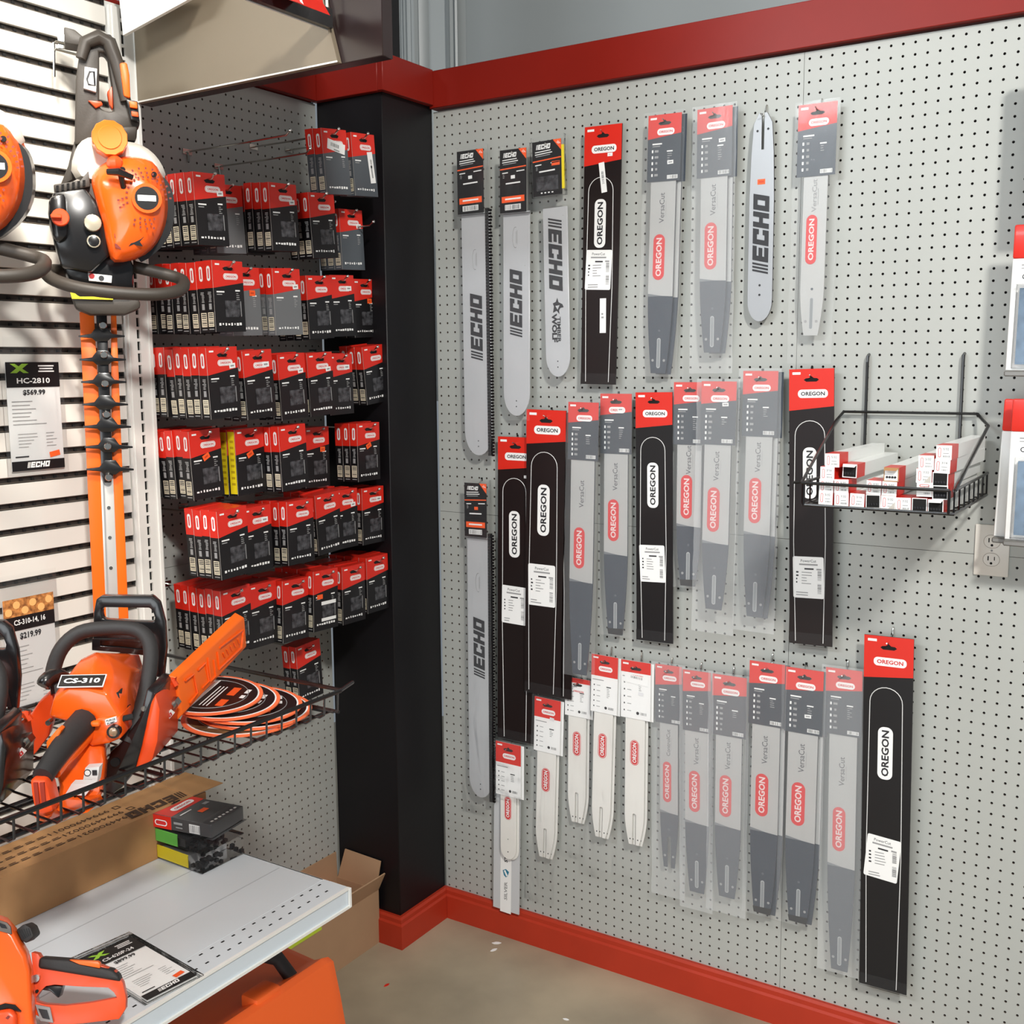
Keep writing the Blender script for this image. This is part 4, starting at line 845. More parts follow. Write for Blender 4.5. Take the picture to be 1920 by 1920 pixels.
# ================================================================== PACKS CUT BY THE RIGHT EDGE
def edge_pack(X, Z1, Z0, ang, d, label, seed, ww=4.2):
    t = thing('blister_pack', label, 'blister pack', (X+ww/2, -d, Z1), (0, ang, 0), 'long packs at the right edge')
    L = Z1-Z0
    MB().box(-ww/2, ww/2, -.5, 0, -2.6, 0, RED).build('red_header', t, bevel=.15, seg=2)
    MB().box(-ww/2+.02, ww/2, -.45, 0, -L, -2.6, WHT).build('white_card', t, bevel=.06, seg=1)
    mb = MB().box(-ww/2+.75, ww/2-.4, -1.0, -.47, -L+.5, -4.9, mat('file_set', (96, 112, 128), .25, .6, noise=.4, scale=60)); mb.build('contents', t)
    mb = MB().box(-ww/2+.5, ww/2-.2, -1.15, -.46, -L+.2, -4.6, BLI).build('blister', t)
    mb = MB(); mb.pr(-ww/2+1.0, -3.1, .6, .1, PGR, -.48).pr(-ww/2+.95, -3.35, .5, .06, PGR, -.48); mb.pill(-ww/2+1.0, -4.0, .4, .4, PDK, -.48).pill(-ww/2+1.0, -4.0, .26, .26, WHT, -.486); mb.build('print', t)
    MB().box(-ww/2, ww/2, -1.0, .0, -L-.45, -L, mat('clear_foot', (120, 118, 114), .25)).build('foot', t, bevel=.1, seg=1)
    o = MB().tube([(0, d+.3, .3), (0, d-.3, .3), (0, -1.0, -.3), (0, -1.4, 0)], .09, CHR, 6).build('peg_hook', smooth=True); o.location = t.location+Vector((0, 0, -.5*I))
    tag(o, f'peg hook carrying the {label.split(" at ")[0]}', 'hook', 'peg hooks on the right pegboard')
edge_pack(59.0, 75.7, 64.4, .015, 4.0, 'upper red-topped long pack at the right edge', 1)
edge_pack(59.55, 62.2, 50.9, .01, 4.2, 'lower red-topped long pack at the right edge with blue-grey contents', 2)
o = copy_tree(bpy.data.objects['blister_pack.001'], skip=('print', 'contents', 'blister')); o.location = Vector((60.8, -2.6, 62.1))*I; o.rotation_euler = (0, .03, 0)
tag(o, 'spare pack hanging behind the lower right edge pack', 'blister pack', 'long packs at the right edge')
o = tag(MB().box(-2, 2, -.8, 0, -12, 0, PDK).box(-2.05, -1.9, -.82, 0, -12, 0, PGR).build('blister_pack', loc=(61.8, -4, 89), bevel=.1, seg=1), 'dark pack barely showing at the right edge, highest of them', 'blister pack')
# ================================================================== WIRE SHELF
ws = thing('wire_shelf', 'black wire shelf with drop front holding the orange chainsaw and round packs', 'shelf', (SX, -38, 38.7))
D = 23; Lw = 44
MB().tube([(.3, 0, 1.8), (D-.2, 0, 1.8), (D, -.2, 1.8), (D, -Lw, 1.6)], .17, WIRE, 8).build('front_rail', ws)
MB().tube([(.3, 0, 0), (D-.4, 0, 0)], .14, WIRE, 6).build('side_rail', ws)
MB().tube([(D-.3, 1.6, 2.0), (D, -.4, 1.8)], .15, WIRE, 6).build('rail_end', ws)
for y in (0, -15.8, -31.6): MB().tube([(.1, y, -1.4), (.5, y, -.2), (D-1.5, y, -.15)], .16, WIRE, 6).build('bracket', ws)
for x in (.5, 6, 11.8, 17.6, D-1.2): MB().tube([(x, .1, -.02), (x, -Lw, -.02)], .13 if x > .6 else .16, WIRE, 6).build('long_wire', ws)
for k in range(29):
    y = -.5-k*1.5
    MB().tube([(.5, y, .1), (D-.5, y, .1), (D-.08, y, .35), (D, y, 1.75)], .085, WIRE, 5).build('cross_wire', ws)
# ================================================================== ROUND FLAT PACKS
def disc_pack(px, z, R, label, lean, seed, pic=False):
    p = at(px[0], px[1], Z=z)
    t = thing('round_pack', label, 'round pack', (p[0], p[1], z), (lean[0], lean[1], random.Random(seed).uniform(.3, .8)), 'round flat packs on the wire shelf')
    def circ(r, z0, z1, m, n=48):
        return MB().zprism([(r*math.cos(2*math.pi*i/n), r*math.sin(2*math.pi*i/n)) for i in range(n)], z0, z1, m)
    circ(R, 0, .1, mat('disc_orange', (250, 118, 70), .4)).build('rim', t); circ(R*.93, .1, .115, WHT).build('white_ring', t)
    circ(R*.90, .115, .13, MAR if not pic else mat('disc_picture', (120, 96, 62), .5, col2=(52, 34, 24), scale=40)).build('face', t)
    mb = MB(); z = .14
    def zr(x, y, w, h, m, a=.5, dz=0): 
        ca, sa = math.cos(a), math.sin(a); P = [(x+p*ca-q*sa, y+p*sa+q*ca, z+dz) for p, q in ((-w/2, -h/2), (w/2, -h/2), (w/2, h/2), (-w/2, h/2))]; mb.add(P, [(0, 1, 2, 3)], m)
    zr(-.8, 0, .9, R*1.45, WHT, .0); zr(-.8, 0, .35, R*1.2, mat('pale_red', (224, 150, 130), .5), 0, .01)
    for i in range(3): zr(.1+i*.28, -.3, .1, R*1.0, WHT, .0)
    zr(1.5, .9, .6, 1.6, ORG, 0); zr(2.5, 1.2, .35, .8, WHT, 0); zr(2.5, .1, .35, .6, WHT, 0); zr(1.5, -1.4, .6, 1.3, ORG, 0)
    mb.build('print', t)
    mb = MB(); mb.tube([(R*.72*math.cos(2*math.pi*i/40), R*.72*math.sin(2*math.pi*i/40), .14) for i in range(40)], .03, PGR, 4, closed=True); mb.build('ring_line', t)
    return t
disc_pack((455, 1343), 38.98, 4.5, 'lowest round flat pack with brown picture, sticking out farthest to the left', (.02, .02), 1, True)
disc_pack((478, 1332), 39.2, 4.3, 'round pack under the other three, rim showing nearest the pillar', (.03, .03), 5)
disc_pack((462, 1322), 39.6, 4.2, 'upper round pack nearest the black pillar with dark red face', (.05, .05), 2)
disc_pack((425, 1314), 40.0, 4.0, 'middle round pack of the leaning stack on the wire shelf', (.06, .06), 3)
disc_pack((395, 1304), 40.4, 3.9, 'topmost round pack, partly behind the orange bar cover', (.07, .07), 4)
# ================================================================== THINGS ON THE WHITE SHELF
kb = thing('long_carton', 'long brown cardboard carton lying at the back of the white shelf', 'carton', (-2.2, -42, 24.03))
MB().box(-2.5, 2.46, -40, 4.2, 0, 4.1, KRA).build('carton', kb)
MB().prism([(-2.5, 4.1), (2.46, 4.1), (2.46, 4.16), (-2.5, 4.16)], 4.2, 7.6, KRA).build('top_flap', kb)
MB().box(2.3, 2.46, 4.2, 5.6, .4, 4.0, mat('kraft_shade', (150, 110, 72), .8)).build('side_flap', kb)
# print on the top, seen upside down from the shop: build in xz print plane, laid flat and turned
def top_print(mb, parent, name, x, y, z, rz):
    o = mb.build(name, parent); o.rotation_euler = (-math.pi/2, 0, rz); o.location = Vector((x, y, z))*I; return o
mb = MB(); mb.echo(0, 0, 6.0, KRI, 0, 0, hk=.95, shear=.2)
top_print(mb, kb, 'maker_print', 1.3, 1.1, 4.13, -math.pi/2)
mb = MB()
for i, t_ in enumerate(('99944900031', '99944900021', '99944900011')):
    zz = 1.15-i*1.15; ox = .55*(1-i)*-1
    mb.txt(t_, ox, zz, .55, KRI, 0, 0, .0, width=5.6)
    mb.ring([(ox-3.9, zz-.3), (ox-3.3, zz-.3), (ox-3.3, zz+.3), (ox-3.9, zz+.3)], [(ox-3.82, zz-.22), (ox-3.38, zz-.22), (ox-3.38, zz+.22), (ox-3.82, zz+.22)], 0, .01, KRI)
    for r_ in range(9): mb.pr(ox+3.5+r_*1.0, zz+.1, .75, .12, KRI, 0); mb.pr(ox+3.5+r_*1.0, zz-.15, .6, .09, KRI, 0)
    mb.pr(ox+7, zz, 9, .02, KRI, 0)
pn = at(182, 1570, Z=28.15)
top_print(mb, kb, 'number_print', .0, float(pn[1])+43.6, 4.13, -math.pi/2)
def cube_pack(name, label, loc, rz, parts):
    t = thing(name, label, 'pack', loc, (0, 0, rz), 'stacked chain packs on the white shelf')
    for nm, b, m_, bv in parts: MB().box(*b, m_).build(nm, t, bevel=bv, seg=1)
    return t
cA = (2.6, -39.6)
p1 = cube_pack('blister_pack', 'bottom clear chain pack with yellow side label on the white shelf', (cA[0], cA[1], 24.05), -.02, [('yellow_label', (-3.3, 1.6, -2.35, -2.3, .15, 1.25), YEL, 0), ('blister', (-3.6, 3.4, -2.4, 2.3, .02, 1.45), BLI, .15), ('insert', (-3.2, 1.2, -2.2, 2.1, .04, .9), PGR, 0)])
mb = MB(); rnd = random.Random(9)
for i in range(26): mb.box((x := rnd.uniform(1.4, 3.0)), x+.3, (y := rnd.uniform(-2.2, 1.9)), y+.3, (z := rnd.uniform(.12, .9)), z+.28, CHN)
mb.build('chain', p1)['kind'] = 'stuff'
p2 = cube_pack('blister_pack', 'middle clear chain pack with green side label', (cA[0]-.1, cA[1]+.1, 25.6), .03, [('green_label', (-3.4, .3, -2.42, -2.36, .1, 1.15), GRN, 0), ('blister', (-3.7, 3.3, -2.45, 2.3, .02, 1.3), BLI, .15), ('insert', (-3.1, 1.0, -2.2, 2.1, .1, .8), PDK, 0)])
mb = MB()
for i in range(30): mb.box((x := rnd.uniform(-1, 2.9)), x+.3, (y := rnd.uniform(-2.2, 1.9)), y+.3, (z := rnd.uniform(.1, .5)), z+.25, CHN)
mb.build('chain', p2)['kind'] = 'stuff'
p3 = thing('chain_box', 'dark grey and red boxed saw chain lying flat on the clear packs', 'boxed chain', (cA[0]+.1, cA[1]+.1, 26.95), (0, .0, .16))
MB().box(-3.2, 3.2, -2.2, 2.0, 0, 1.15, mat('card_lead', (64, 64, 66), .35, coat=.4)).box(-3.22, -.9, -2.22, 2.02, -.01, 1.16, RED).build('carton', p3, bevel=.03, seg=1)
mb = MB(); mb.pill(-2.0, .5, 1.3, .5, WHT, -2.24).pill(-2.0, .5, 1.1, .34, REDP, -2.246); mb.barcode(1.5, .5, 1.1, .75, -2.24, seed=4); mb.pr(-.2, .7, .9, .2, PGR, -2.24); mb.pr(-.1, .35, .7, .1, PGR, -2.24); mb.build('side_print', p3)
mb = MB(); mb.pill(0, 0, 2.6, .75, WHT, 0).txt('OREGON', 0, 0, .3, REDP, -.01, 0, .03, width=1.9); euro(mb, .3, .95, 0, 1.0)
o = mb.build('logo', p3); o.rotation_euler = (-math.pi/2, 0, math.pi/2); o.location = Vector((-1.7, .1, 1.18))*I
mb = MB().pr(0, 0, .9, .55, ORG, 0); rnd = random.Random(2)
for i in range(7): mb.pr(-1.6+i*.5, -2.2, .28, .22, WHT, 0)
mb.pr(-1.0, 1.0, 1.4, .14, WHT, 0); mb.pr(1.3, .8, .6, .4, PGR, 0)
o = mb.build('front_print', p3); o.rotation_euler = (-math.pi/2, 0, math.pi/2); o.location = Vector((.6, 0, 1.17))*I
MB().box(2.1, 3.5, -2.35, 2.1, -.05, 1.25, BLI).build('clear_sleeve', p3)
# ---- price cards
def price_card(t, W, H, kind, model, price, y=-.05):
    MB().box(-W/2-.35, W/2+.35, -.09, 0, -.3, H+1.0, BLI).build('clear_holder', t)
    MB().box(-W/2-.1, W/2+.35, -.10, -.085, H+1.0, H+1.9, BLI).build('holder_tab', t) if kind != 'flat' else None
    MB().box(-W/2, W/2, -.04, -.02, 0, H, WHT).build('card', t)
    y = -.10; mb = MB()
    if kind == 'log': mb.pr(0, H*.93, W, H*.14, PICT, y); [mb.disc(-W*.4+i*W*.16, H*(.9+.05*(i % 2)), W*.07, y-.01, y, mat('log_end', (240, 180, 110), .6), 12) for i in range(6)]; zt = H*.86
    else:
        mb.pr(0, H*.94, W, H*.12, BLK, y); zt = H*.88
        mb.add([(-W*.42, y-.01, H*.9), (-W*.3, y-.01, H*.9), (-W*.08, y-.01, H*.985), (-W*.2, y-.01, H*.985)], [(0, 1, 2, 3)], LIME); mb.add([(-W*.42, y-.012, H*.985), (-W*.33, y-.012, H*.985), (-W*.08, y-.012, H*.9), (-W*.18, y-.012, H*.9)], [(0, 1, 2, 3)], LIME)
        mb.pr(W*.25, H*.965, W*.3, .1, WHT, y-.01); mb.pr(W*.25, H*.94, W*.26, .1, WHT, y-.01); mb.pr(W*.25, H*.915, W*.3, .1, WHT, y-.01)
    mb.pr(0, zt-H*.055, W, H*.11, BLK, y); mb.txt(model, 0, zt-H*.05, H*.05, WHT, y-.01, 0, .02, width=W*.62)
    mb.txt(price, 0, zt-H*.16, H*.055, PDK, y, 0, .03, width=W*.42)
    mb.lines(-.1*W, zt-H*.24, W*.66, 7, H*.035, PGR, y, h=.05, seed=4); mb.lines(-.15*W, zt-H*.54, W*.4, 5, H*.03, PGR, y, h=.04, seed=6); mb.lines(W*.3, zt-H*.54, W*.25, 5, H*.03, PGR, y, h=.04, seed=7)
    mb.pr(-W*.3, H*.13, W*.25, .1, PDK, y); mb.pr(W*.32, H*.14, W*.2, H*.05, ORG, y, 10)
    mb.pr(0, H*.045, W, H*.09, BLK if kind != 'log' else ORG, y); mb.echo(.0, H*.05, W*.42, WHT, y-.01)
    mb.build('card_print', t)
t = thing('price_card', 'price card in clear holder on the slatwall left of the hedge trimmer blade', 'price card', (SX+.15, -47.2, 57.3), (0, 0, math.pi/2), 'price cards')
price_card(t, 4.6, 8.4, 'x', 'HC-2810', '$569.99')
t = thing('price_card', 'price card with stacked logs picture, behind the chainsaw handles', 'price card', (SX+.15, -48.9, 37.2), (0, 0, math.pi/2), 'price cards')
price_card(t, 4.4, 10.2, 'log', 'CS-310-14, 16', '$219.99')
c0, c1, c2, c3 = (at(u, v, Z=24.15) for u, v in ((370, 1826), (275, 1883), (150, 1798), (235, 1752)))
base_c = (c0+c1)/2; up = ((c2+c3)/2-base_c); W = float(np.linalg.norm(c0-c1)); H = float(np.linalg.norm(up)); 
t = thing('price_card', 'price card in clear sleeve lying flat on the white shelf', 'price card', base_c, (0, 0, 0), 'price cards')
zx = Vector((float(c0[0]-c1[0]), float(c0[1]-c1[1]), 0)).normalized(); zz_ = Vector((float(up[0]), float(up[1]), 0)).normalized(); zx = (zx-zz_*zx.dot(zz_)).normalized()
M3 = Matrix((zx, -zx.cross(zz_)*-1 if False else zz_.cross(zx), zz_)).transposed(); M3 = Matrix([[zx[i], zz_.cross(zx)[i], zz_[i]] for i in range(3)]); t.rotation_euler = M3.to_euler()
price_card(t, W*.9, H*.93, 'flat', 'CS-620P-24', '$899.99')
# ================================================================== FLOOR CARTON WITH RED PACKS
fb = thing('open_carton', 'open brown cardboard box on the floor against the pillar, flaps up', 'carton', (-6.35, -17.2, 0))
KR2 = mat('kraft_floor', (172, 138, 106), .8, noise=.06, scale=14)
MB().box(3.0, 3.15, -8, 8, 0, 6.3, KR2).build('side_panel', fb); MB().box(-3.15, -3.0, -8, 8, 0, 6.3, KR2).build('side_panel', fb)
MB().box(-3, 3, 7.85, 8, 0, 6.3, KR2).build('end_panel', fb); MB().box(-3, 3, -8, -7.85, 0, 6.3, KR2).build('end_panel', fb); MB().box(-3, 3, -7.8, 7.8, .05, .2, KR2).build('bottom', fb)
MB().prism([(3.0, 6.3), (3.15, 6.3), (4.2, 8.5), (4.05, 8.55)], -8, 8, KR2).build('flap', fb)
MB().prism([(-3.0, 6.3), (-3.12, 6.3), (-3.22, 9.3), (-3.1, 9.3)], -8, 8, KR2).build('flap', fb)
MB().loft([[(-2.9, 7.9, 6.3), (2.9, 7.9, 6.3), (2.9, 8.0, 6.3), (-2.9, 8.0, 6.3)], [(-2.0, 8.3, 9.8), (3.3, 8.3, 9.6), (3.3, 8.4, 9.6), (-2.0, 8.4, 9.8)]], KR2).build('flap', fb)
MB().box(3.16, 3.2, -6.5, -1.5, 5.9, 6.35, mat('tape_green', (190, 214, 60), .5)).build('tape', fb)
for i in range(4, 9):
    for j in range(3):
        o = MB().box(-.75, .75, -.6, .6, 0, 5.2+.12*((i+j) % 3), mat('red_pack', (226, 62, 34), .35, noise=.2, scale=60)).build('small_pack', loc=(-6.35-1.9+j*1.9, -17.2-6.6+i*1.6, .2), rot=(0, 0, .1*math.sin(i*3+j)))
        MB().pr(0, 0, .5, .22, WHT, 0).build('print', o, rot=(-math.pi/2, 0, 0), loc=(.1, .1, 5.45))
        tag(o, f'small red pack in the floor carton, {ORD_[8-i]} row from the pillar, {("pegboard side", "middle", "room side")[j]}', 'pack', 'red packs in the floor carton')
# ================================================================== ORANGE CASE UNDER THE SHELF
oc = thing('tool_case', 'large orange plastic chainsaw case with black handle under the white shelf', 'case', (4.0, -53.6, 0))
S = []
for y, e in ((-22, .0), (20.2, 0), (21.4, .35), (21.9, 1.1)):
    S.append([(-8.5+e, y, .6+e), (8.4-e, y, .6+e), (9.0-e, y, 4.6), (7.9-e, y, 10.6-e), (7.2-e, y, 13.7-e*1.4), (6.6-e, y, 14.0-e*1.6), (5.0-e, y, 13.2-e*1.6), (1, y, 13.4-e*1.6), (-6.5+e, y, 13.3-e*1.6), (-8.2+e, y, 12.2-e)])
MB().loft(S, CASE).build('case_body', oc, smooth=True)
MB().loft([[(7.3, y, 5.0), (9.6+b, y, 4.6), (9.9+b, y, 3.4), (7.3, y, 3.0)] for y, b in ((-22, 0), (21.2, 0), (22.6, .2))], CASE).build('rim', oc, bevel=.2)
MB().box(7.0, 10.4, 19.6, 23.0, .1, 5.0, CASE).build('foot', oc, bevel=.5, seg=3)
MB().box(5.0, 6.9, 12.2, 15.0, 12.6, 14.3, CASE).build('handle_block', oc, bevel=.25)
MB().tube([(2.0, 4, 14.4), (2.3, 7, 15.9), (2.8, 11.5, 16.4), (3.5, 15.2, 16.0), (4.6, 16.9, 15.0), (5.8, 17.4, 13.2)], .62, RUB, 12).build('handle', oc, smooth=True)
# ================================================================== SCRAPS ON THE FLOOR
for i, (u, v, m_, a, sz, lab) in enumerate(((931, 1768, WHT, .6, .42, 'white paper scrap on the concrete, upper of a pair'), (926, 1781, WHT, 1.2, .36, 'white paper scrap on the concrete, lower of a pair'), (725, 1847, RED, 1.4, .3, 'tiny red scrap on the floor beside the orange case'), (1061, 1911, WHT, .2, .26, 'tiny white crumb on the floor at the bottom edge'))):
    p = at(u, v, Z=0.03)
    tag(MB().zprism([(sz*math.cos(q)*(1.3 if q in (0, 3) else 1), sz*.55*math.sin(q)) for q in (0, .9, 1.7, 3, 4, 5.2)], .0, .06, m_).build('paper_scrap', loc=(p[0], p[1], .0), rot=(0, 0, a)), lab, 'scrap')
# ================================================================== HEDGE TRIMMER
def cs_(P, k=3):
    n = len(P); out = []
    for i in range(n):
        p0, p1, p2, p3 = P[i-1], P[i], P[(i+1) % n], P[(i+2) % n]
        for j in range(k):
            s_ = j/k; out.append(tuple(.5*((2*b)+(-a+c)*s_+(2*a-5*b+4*c-d)*s_*s_+(-a+3*b-3*c+d)*s_**3) for a, b, c, d in zip(p0, p1, p2, p3)))
    return out
def trimmer(dx, label, grp='hedge trimmers on the slatwall'):
    O = (-1.2, -43.2, 40.0); phi = .955
    F = Fr(O, phi); q = F.qs
    t = thing('hedge_trimmer', label, 'hedge trimmer', O, (0, 0, phi), grp)
    def pz(name, P, w0, w1, m_, bevel=0, side=None, par=None, ref=None):
        """P pixels read at depth (w0) towards the viewer, w1 = back depth"""
        return MB().prism(q(P, w0 if ref is None else ref), -w0, -w1, m_, side).build(name, par or t, bevel=bevel, seg=2)
    # blade cover, two orange strips with a metal channel
    pz('blade_cover', [(149, 585), (176, 585), (194, 890), (202, 1160), (176, 1160), (163, 880)], .3, -.1, ORL, .05)
    pz('blade_cover', [(208, 585), (218, 585), (230, 890), (241, 1160), (221, 1160), (210, 880)], .3, -.1, ORL, .05)
    pz('metal_channel', [(188, 885), (212, 885), (223, 1160), (199, 1160)], .34, -.1, mat('channel_metal', (206, 204, 200), .35, .3), .03)
    pz('channel_edge', [(192, 890), (195, 890), (205, 1160), (202, 1160)], .38, .33, PGR)
    pz('blade', [(180, 580), (200, 580), (212, 890), (208, 905), (196, 905), (190, 890)], .75, .3, BPL, .04)
    for i, (y, xl, xr) in enumerate(((630, 147, 234), (674, 149, 236), (716, 152, 237), (758, 154, 240), (800, 156, 246), (838, 159, 249), (880, 162, 251))):
        c = (xl+xr)/2; 
        pz('tooth', [(xl, y-1), (c-20, y-4), (c-14, y-12), (c-10, y-17), (c+10, y-17), (c+14, y-12), (c+20, y-4), (xr, y-1), (xr, y+2), (c+18, y+4), (c+11, y+10), (c-11, y+10), (c-18, y+4), (xl, y+2)], .95, .6, BPL, .02)
    for x, y in ((193, 610), (195, 665), (197, 719), (200, 777), (202, 837), (204, 895)):
        a, b = F.q(x, y, 1.1); MB().disc(a, b, .3, -1.25, -.9, CHR, 12).build('bolt', t, bevel=.06, seg=1)
    for x, y in ((204, 952), (206, 1008), (208, 1065)):
        a, b = F.q(x, y, .4); MB().disc(a, b, .14, -.4, -.1, CHR, 10).build('bolt', t)
    pz('blade_shield', [(132, 548), (262, 560), (264, 578), (235, 590), (170, 590), (142, 578)], 2.2, -.2, GPL, .25)
    pz('warning_label', [(131, 545), (212, 556), (212, 562), (135, 560)], 2.5, 2.15, YEL)
    # lower gearcase and clamps
    pz('gearcase', [(112, 440), (235, 465), (252, 500), (250, 560), (140, 560), (118, 500)], 2.6, .2, BPL, .4)
    pz('warning_sticker', [(165, 512), (210, 517), (209, 530), (167, 526)], 3.2, 2.6, WHT)
    a = q([(172, 516), (190, 519)], 3.3); MB().disc(a[0][0], a[0][1]-.05, .2, -3.24, -3.21, REDP, 12).disc(a[1][0], a[1][1]-.1, .2, -3.24, -3.21, PDK, 12).build('sticker_print', t)
    # front loop handle
    Hh = [(250, 500, 1.2), (330, 520, 1.8), (345, 533, 3.2), (332, 546, 4.6), (290, 552, 5.4), (220, 549, 5.6), (150, 540, 5.2), (104, 526, 4.2), (86, 512, 2.4), (100, 507, 1.0), (135, 510, .6)]
    MB().tube([F.q3(x, y, w) for x, y, w in smooth_path(Hh, 4)], .48, GPL, 10).build('front_handle', t, smooth=True)
    # engine: black casing
    pz('engine_casing', [(98, 360), (160, 352), (200, 400), (205, 480), (170, 512), (115, 500), (92, 420)], 3.8, .3, BPL, .25)
    pz('air_filter_cover', [(92, 368), (122, 360), (128, 440), (112, 458), (98, 442), (90, 400)], 4.6, 3.4, BPL, .35)
    pz('cooling_fins', [(100, 346), (150, 338), (166, 320), (170, 350), (104, 362)], 3.4, .6, GPL, .1)
    for i in range(6): pz('fin_slot', [(105+i*10, 348-i*2), (110+i*10, 347-i*2), (110+i*10, 358-i*2), (105+i*10, 359-i*2)], 3.5, 3.36, DARKH)
    a, b = F.q(113, 408, 4.9); MB().disc(a, b, .62, -5.2, -4.5, ORD, 16).box(a-.65, a+.1, -5.6, -5.1, b-.12, b+.16, ORD).build('choke_knob', t, bevel=.06, seg=1)
    a, b = F.q(174, 418, 4.4); MB().disc(a, b, .62, -4.6, -3.9, mat('primer_metal', (188, 180, 160), .3, .4), 16).disc(a, b-1.3, .5, -4.2, -3.9, BPL, 14).build('primer_bulb', t, bevel=.1, seg=2)
    # tank
    T0 = cs_([(142, 335), (140, 285), (165, 258), (215, 262), (265, 272), (298, 300), (307, 338), (240, 350)])
    S = [[F.q3(x, y, .6) for x, y in T0], [F.q3(x, y, 2.2) for x, y in T0], [F.q3(220+(x-220)*.86, 305+(y-305)*.82, 3.3) for x, y in T0]]
    MB().loft(S, TANK).build('fuel_tank', t, smooth=True)
    a, b = F.q(205, 262, 4.0)
    cap = MB(); n = 24; 
    cap.prism([((1.22+.06*(i % 2))*math.cos(2*math.pi*i/n)+a, (1.22+.06*(i % 2))*math.sin(2*math.pi*i/n)+b) for i in range(n)], -4.9, -3.2, mat('cap_orange', (244, 128, 30), .3, coat=.4)).disc(a, b, .85, -4.98, -4.9, mat('cap_orange', (244, 128, 30), .3), 20)
    cap.build('fuel_cap', t, bevel=.07, seg=1)
    # starter cover (dome) and fan housing
    D0 = cs_([(172, 330), (205, 300), (245, 293), (285, 303), (304, 340), (311, 390), (300, 440), (268, 478), (215, 492), (200, 460), (192, 420), (180, 380)])
    cx, cy = 250, 388
    S = [[F.q3(x+(9 if x > 240 else 0), y, 1.2) for x, y in D0], [F.q3(x, y, 3.6) for x, y in D0], [F.q3(cx+(x-cx)*.95, cy+(y-cy)*.95, 4.4) for x, y in D0], [F.q3(cx+(x-cx)*.72, cy+(y-cy)*.76, 5.0) for x, y in D0], [F.q3(cx+12+(x-cx)*.34, cy-10+(y-cy)*.36, 5.35) for x, y in D0]]
    MB().loft(S, ORA).build('starter_cover', t, smooth=True)
    D1 = cs_([(250, 318), (300, 328), (322, 355), (327, 400), (318, 440), (290, 475), (255, 480)])
    S = [[F.q3(x, y, 2.6) for x, y in D1], [F.q3(x, y, .8) for x, y in D1], [F.q3(270+(x-270)*.85, 400+(y-400)*.85, .0) for x, y in D1]]
    MB().loft(S, BPL).build('fan_housing', t, smooth=True)
    a, b = F.q(275, 372, 5.5); MB().disc(a, b, 1.08, -5.62, -5.2, ORA, 24).disc(a, b, .85, -5.64, -5.6, BPL, 24).pr(a, b, 1.3, .42, WHT, -5.66).build('starter_hub', t)
    # cooling slots round the hub: little dark vents
    vm = MB()
    for ring, rr in enumerate((1.35, 1.62, 1.9)):
        for k in range(26):
            an = math.radians(k*13.8+ring*3)
            if 200 < math.degrees(an) % 360 < 235 or math.degrees(an) % 360 < 60 and ring > 1 or (math.degrees(an) % 360 > 290): continue
            if ring > 0 and 120 < math.degrees(an) % 360 < 175: continue
            vm.pr(a+rr*1.05*math.cos(an), b+rr*1.15*math.sin(an), .17, .13, mat('vent_red', (120, 30, 10), .6), -5.42, math.degrees(an))
    vm.build('vent_grille', t)['kind'] = 'stuff'
    for x, y in ((230, 318), (289, 327)): a, b = F.q(x, y, 5.0); MB().disc(a, b, .2, -5.06, -4.9, DARKH, 10).build('screw_hole', t)
    for i in range(3): pz('cover_vent', [(213+i*1, 420+i*18), (221+i*2, 424+i*18), (223+i*2, 432+i*18), (214+i, 428+i*18)], 5.02, 4.9, mat('vent_red', (120, 30, 10), .6))
    pz('cross_mark', [(243, 446), (252, 448), (258, 447), (270, 444), (262, 453), (268, 462), (256, 460), (251, 458), (241, 462), (248, 453)], 5.06, 4.95, BPL)
    MB().tube([F.q3(201, 322, 5.7), F.q3(222, 322, 6.0), F.q3(249, 333, 5.8)], [.22, .3, .2], BPL, 8).build('pull_handle', t, smooth=True)
    MB().tube([F.q3(226, 326, 5.7), F.q3(232, 352, 5.2)], .22, BPL, 8).build('pull_cord_guide', t)
    a, b = F.q(216, 306, 4.8); MB().ball((a, -4.6, b), .6, ORD, 8).build('purge_bulb', t, smooth=True)
    # rear handle
    A = [(140, 270), (142, 150), (150, 90), (165, 62), (208, 64), (225, 100), (243, 180), (262, 225), (262, 236), (225, 258), (180, 262)]
    Bh = [(186, 200), (186, 150), (186, 112), (186, 98), (196, 98), (202, 108), (210, 160), (213, 200), (213, 208), (205, 210), (192, 206)]
    MB().ring(q(A, 1.8), q(Bh, 1.8), -1.9, -.3, GPL).build('rear_handle', t, bevel=.18, seg=2)
    MB().tube([F.q3(x, y, 2.1) for x, y in ((152, 110), (160, 80), (185, 70), (205, 80), (220, 120), (236, 190))], [.4, .5, .55, .55, .5, .4], GPL, 10).build('handle_grip', t, smooth=True)
    pz('hanger_tab', [(120, 50), (140, 55), (155, 68), (168, 66), (166, 88), (121, 80)], 1.6, -.4, GPL, .1)
    pz('handle_sticker', [(159, 125), (182, 129), (180, 172), (157, 165)], 2.3, 1.85, WHT)
    P = q([(163, 148), (168, 134), (176, 134), (178, 160), (166, 158)], 2.36); MB().tube([(p[0], -2.36, p[1]) for p in P], .07, PDK, 5, closed=True).build('sticker_print', t)
    pz('throttle_lock', [(224, 117), (238, 116), (243, 140), (245, 184), (232, 180)], 2.7, .9, ORL, .15)
    pz('trigger', [(201, 172), (211, 160), (212, 205), (205, 196)], 1.6, .7, ORD, .08)
    pz('trigger', [(165, 188), (190, 190), (193, 196), (180, 202)], 2.2, 1.6, ORD, .05)
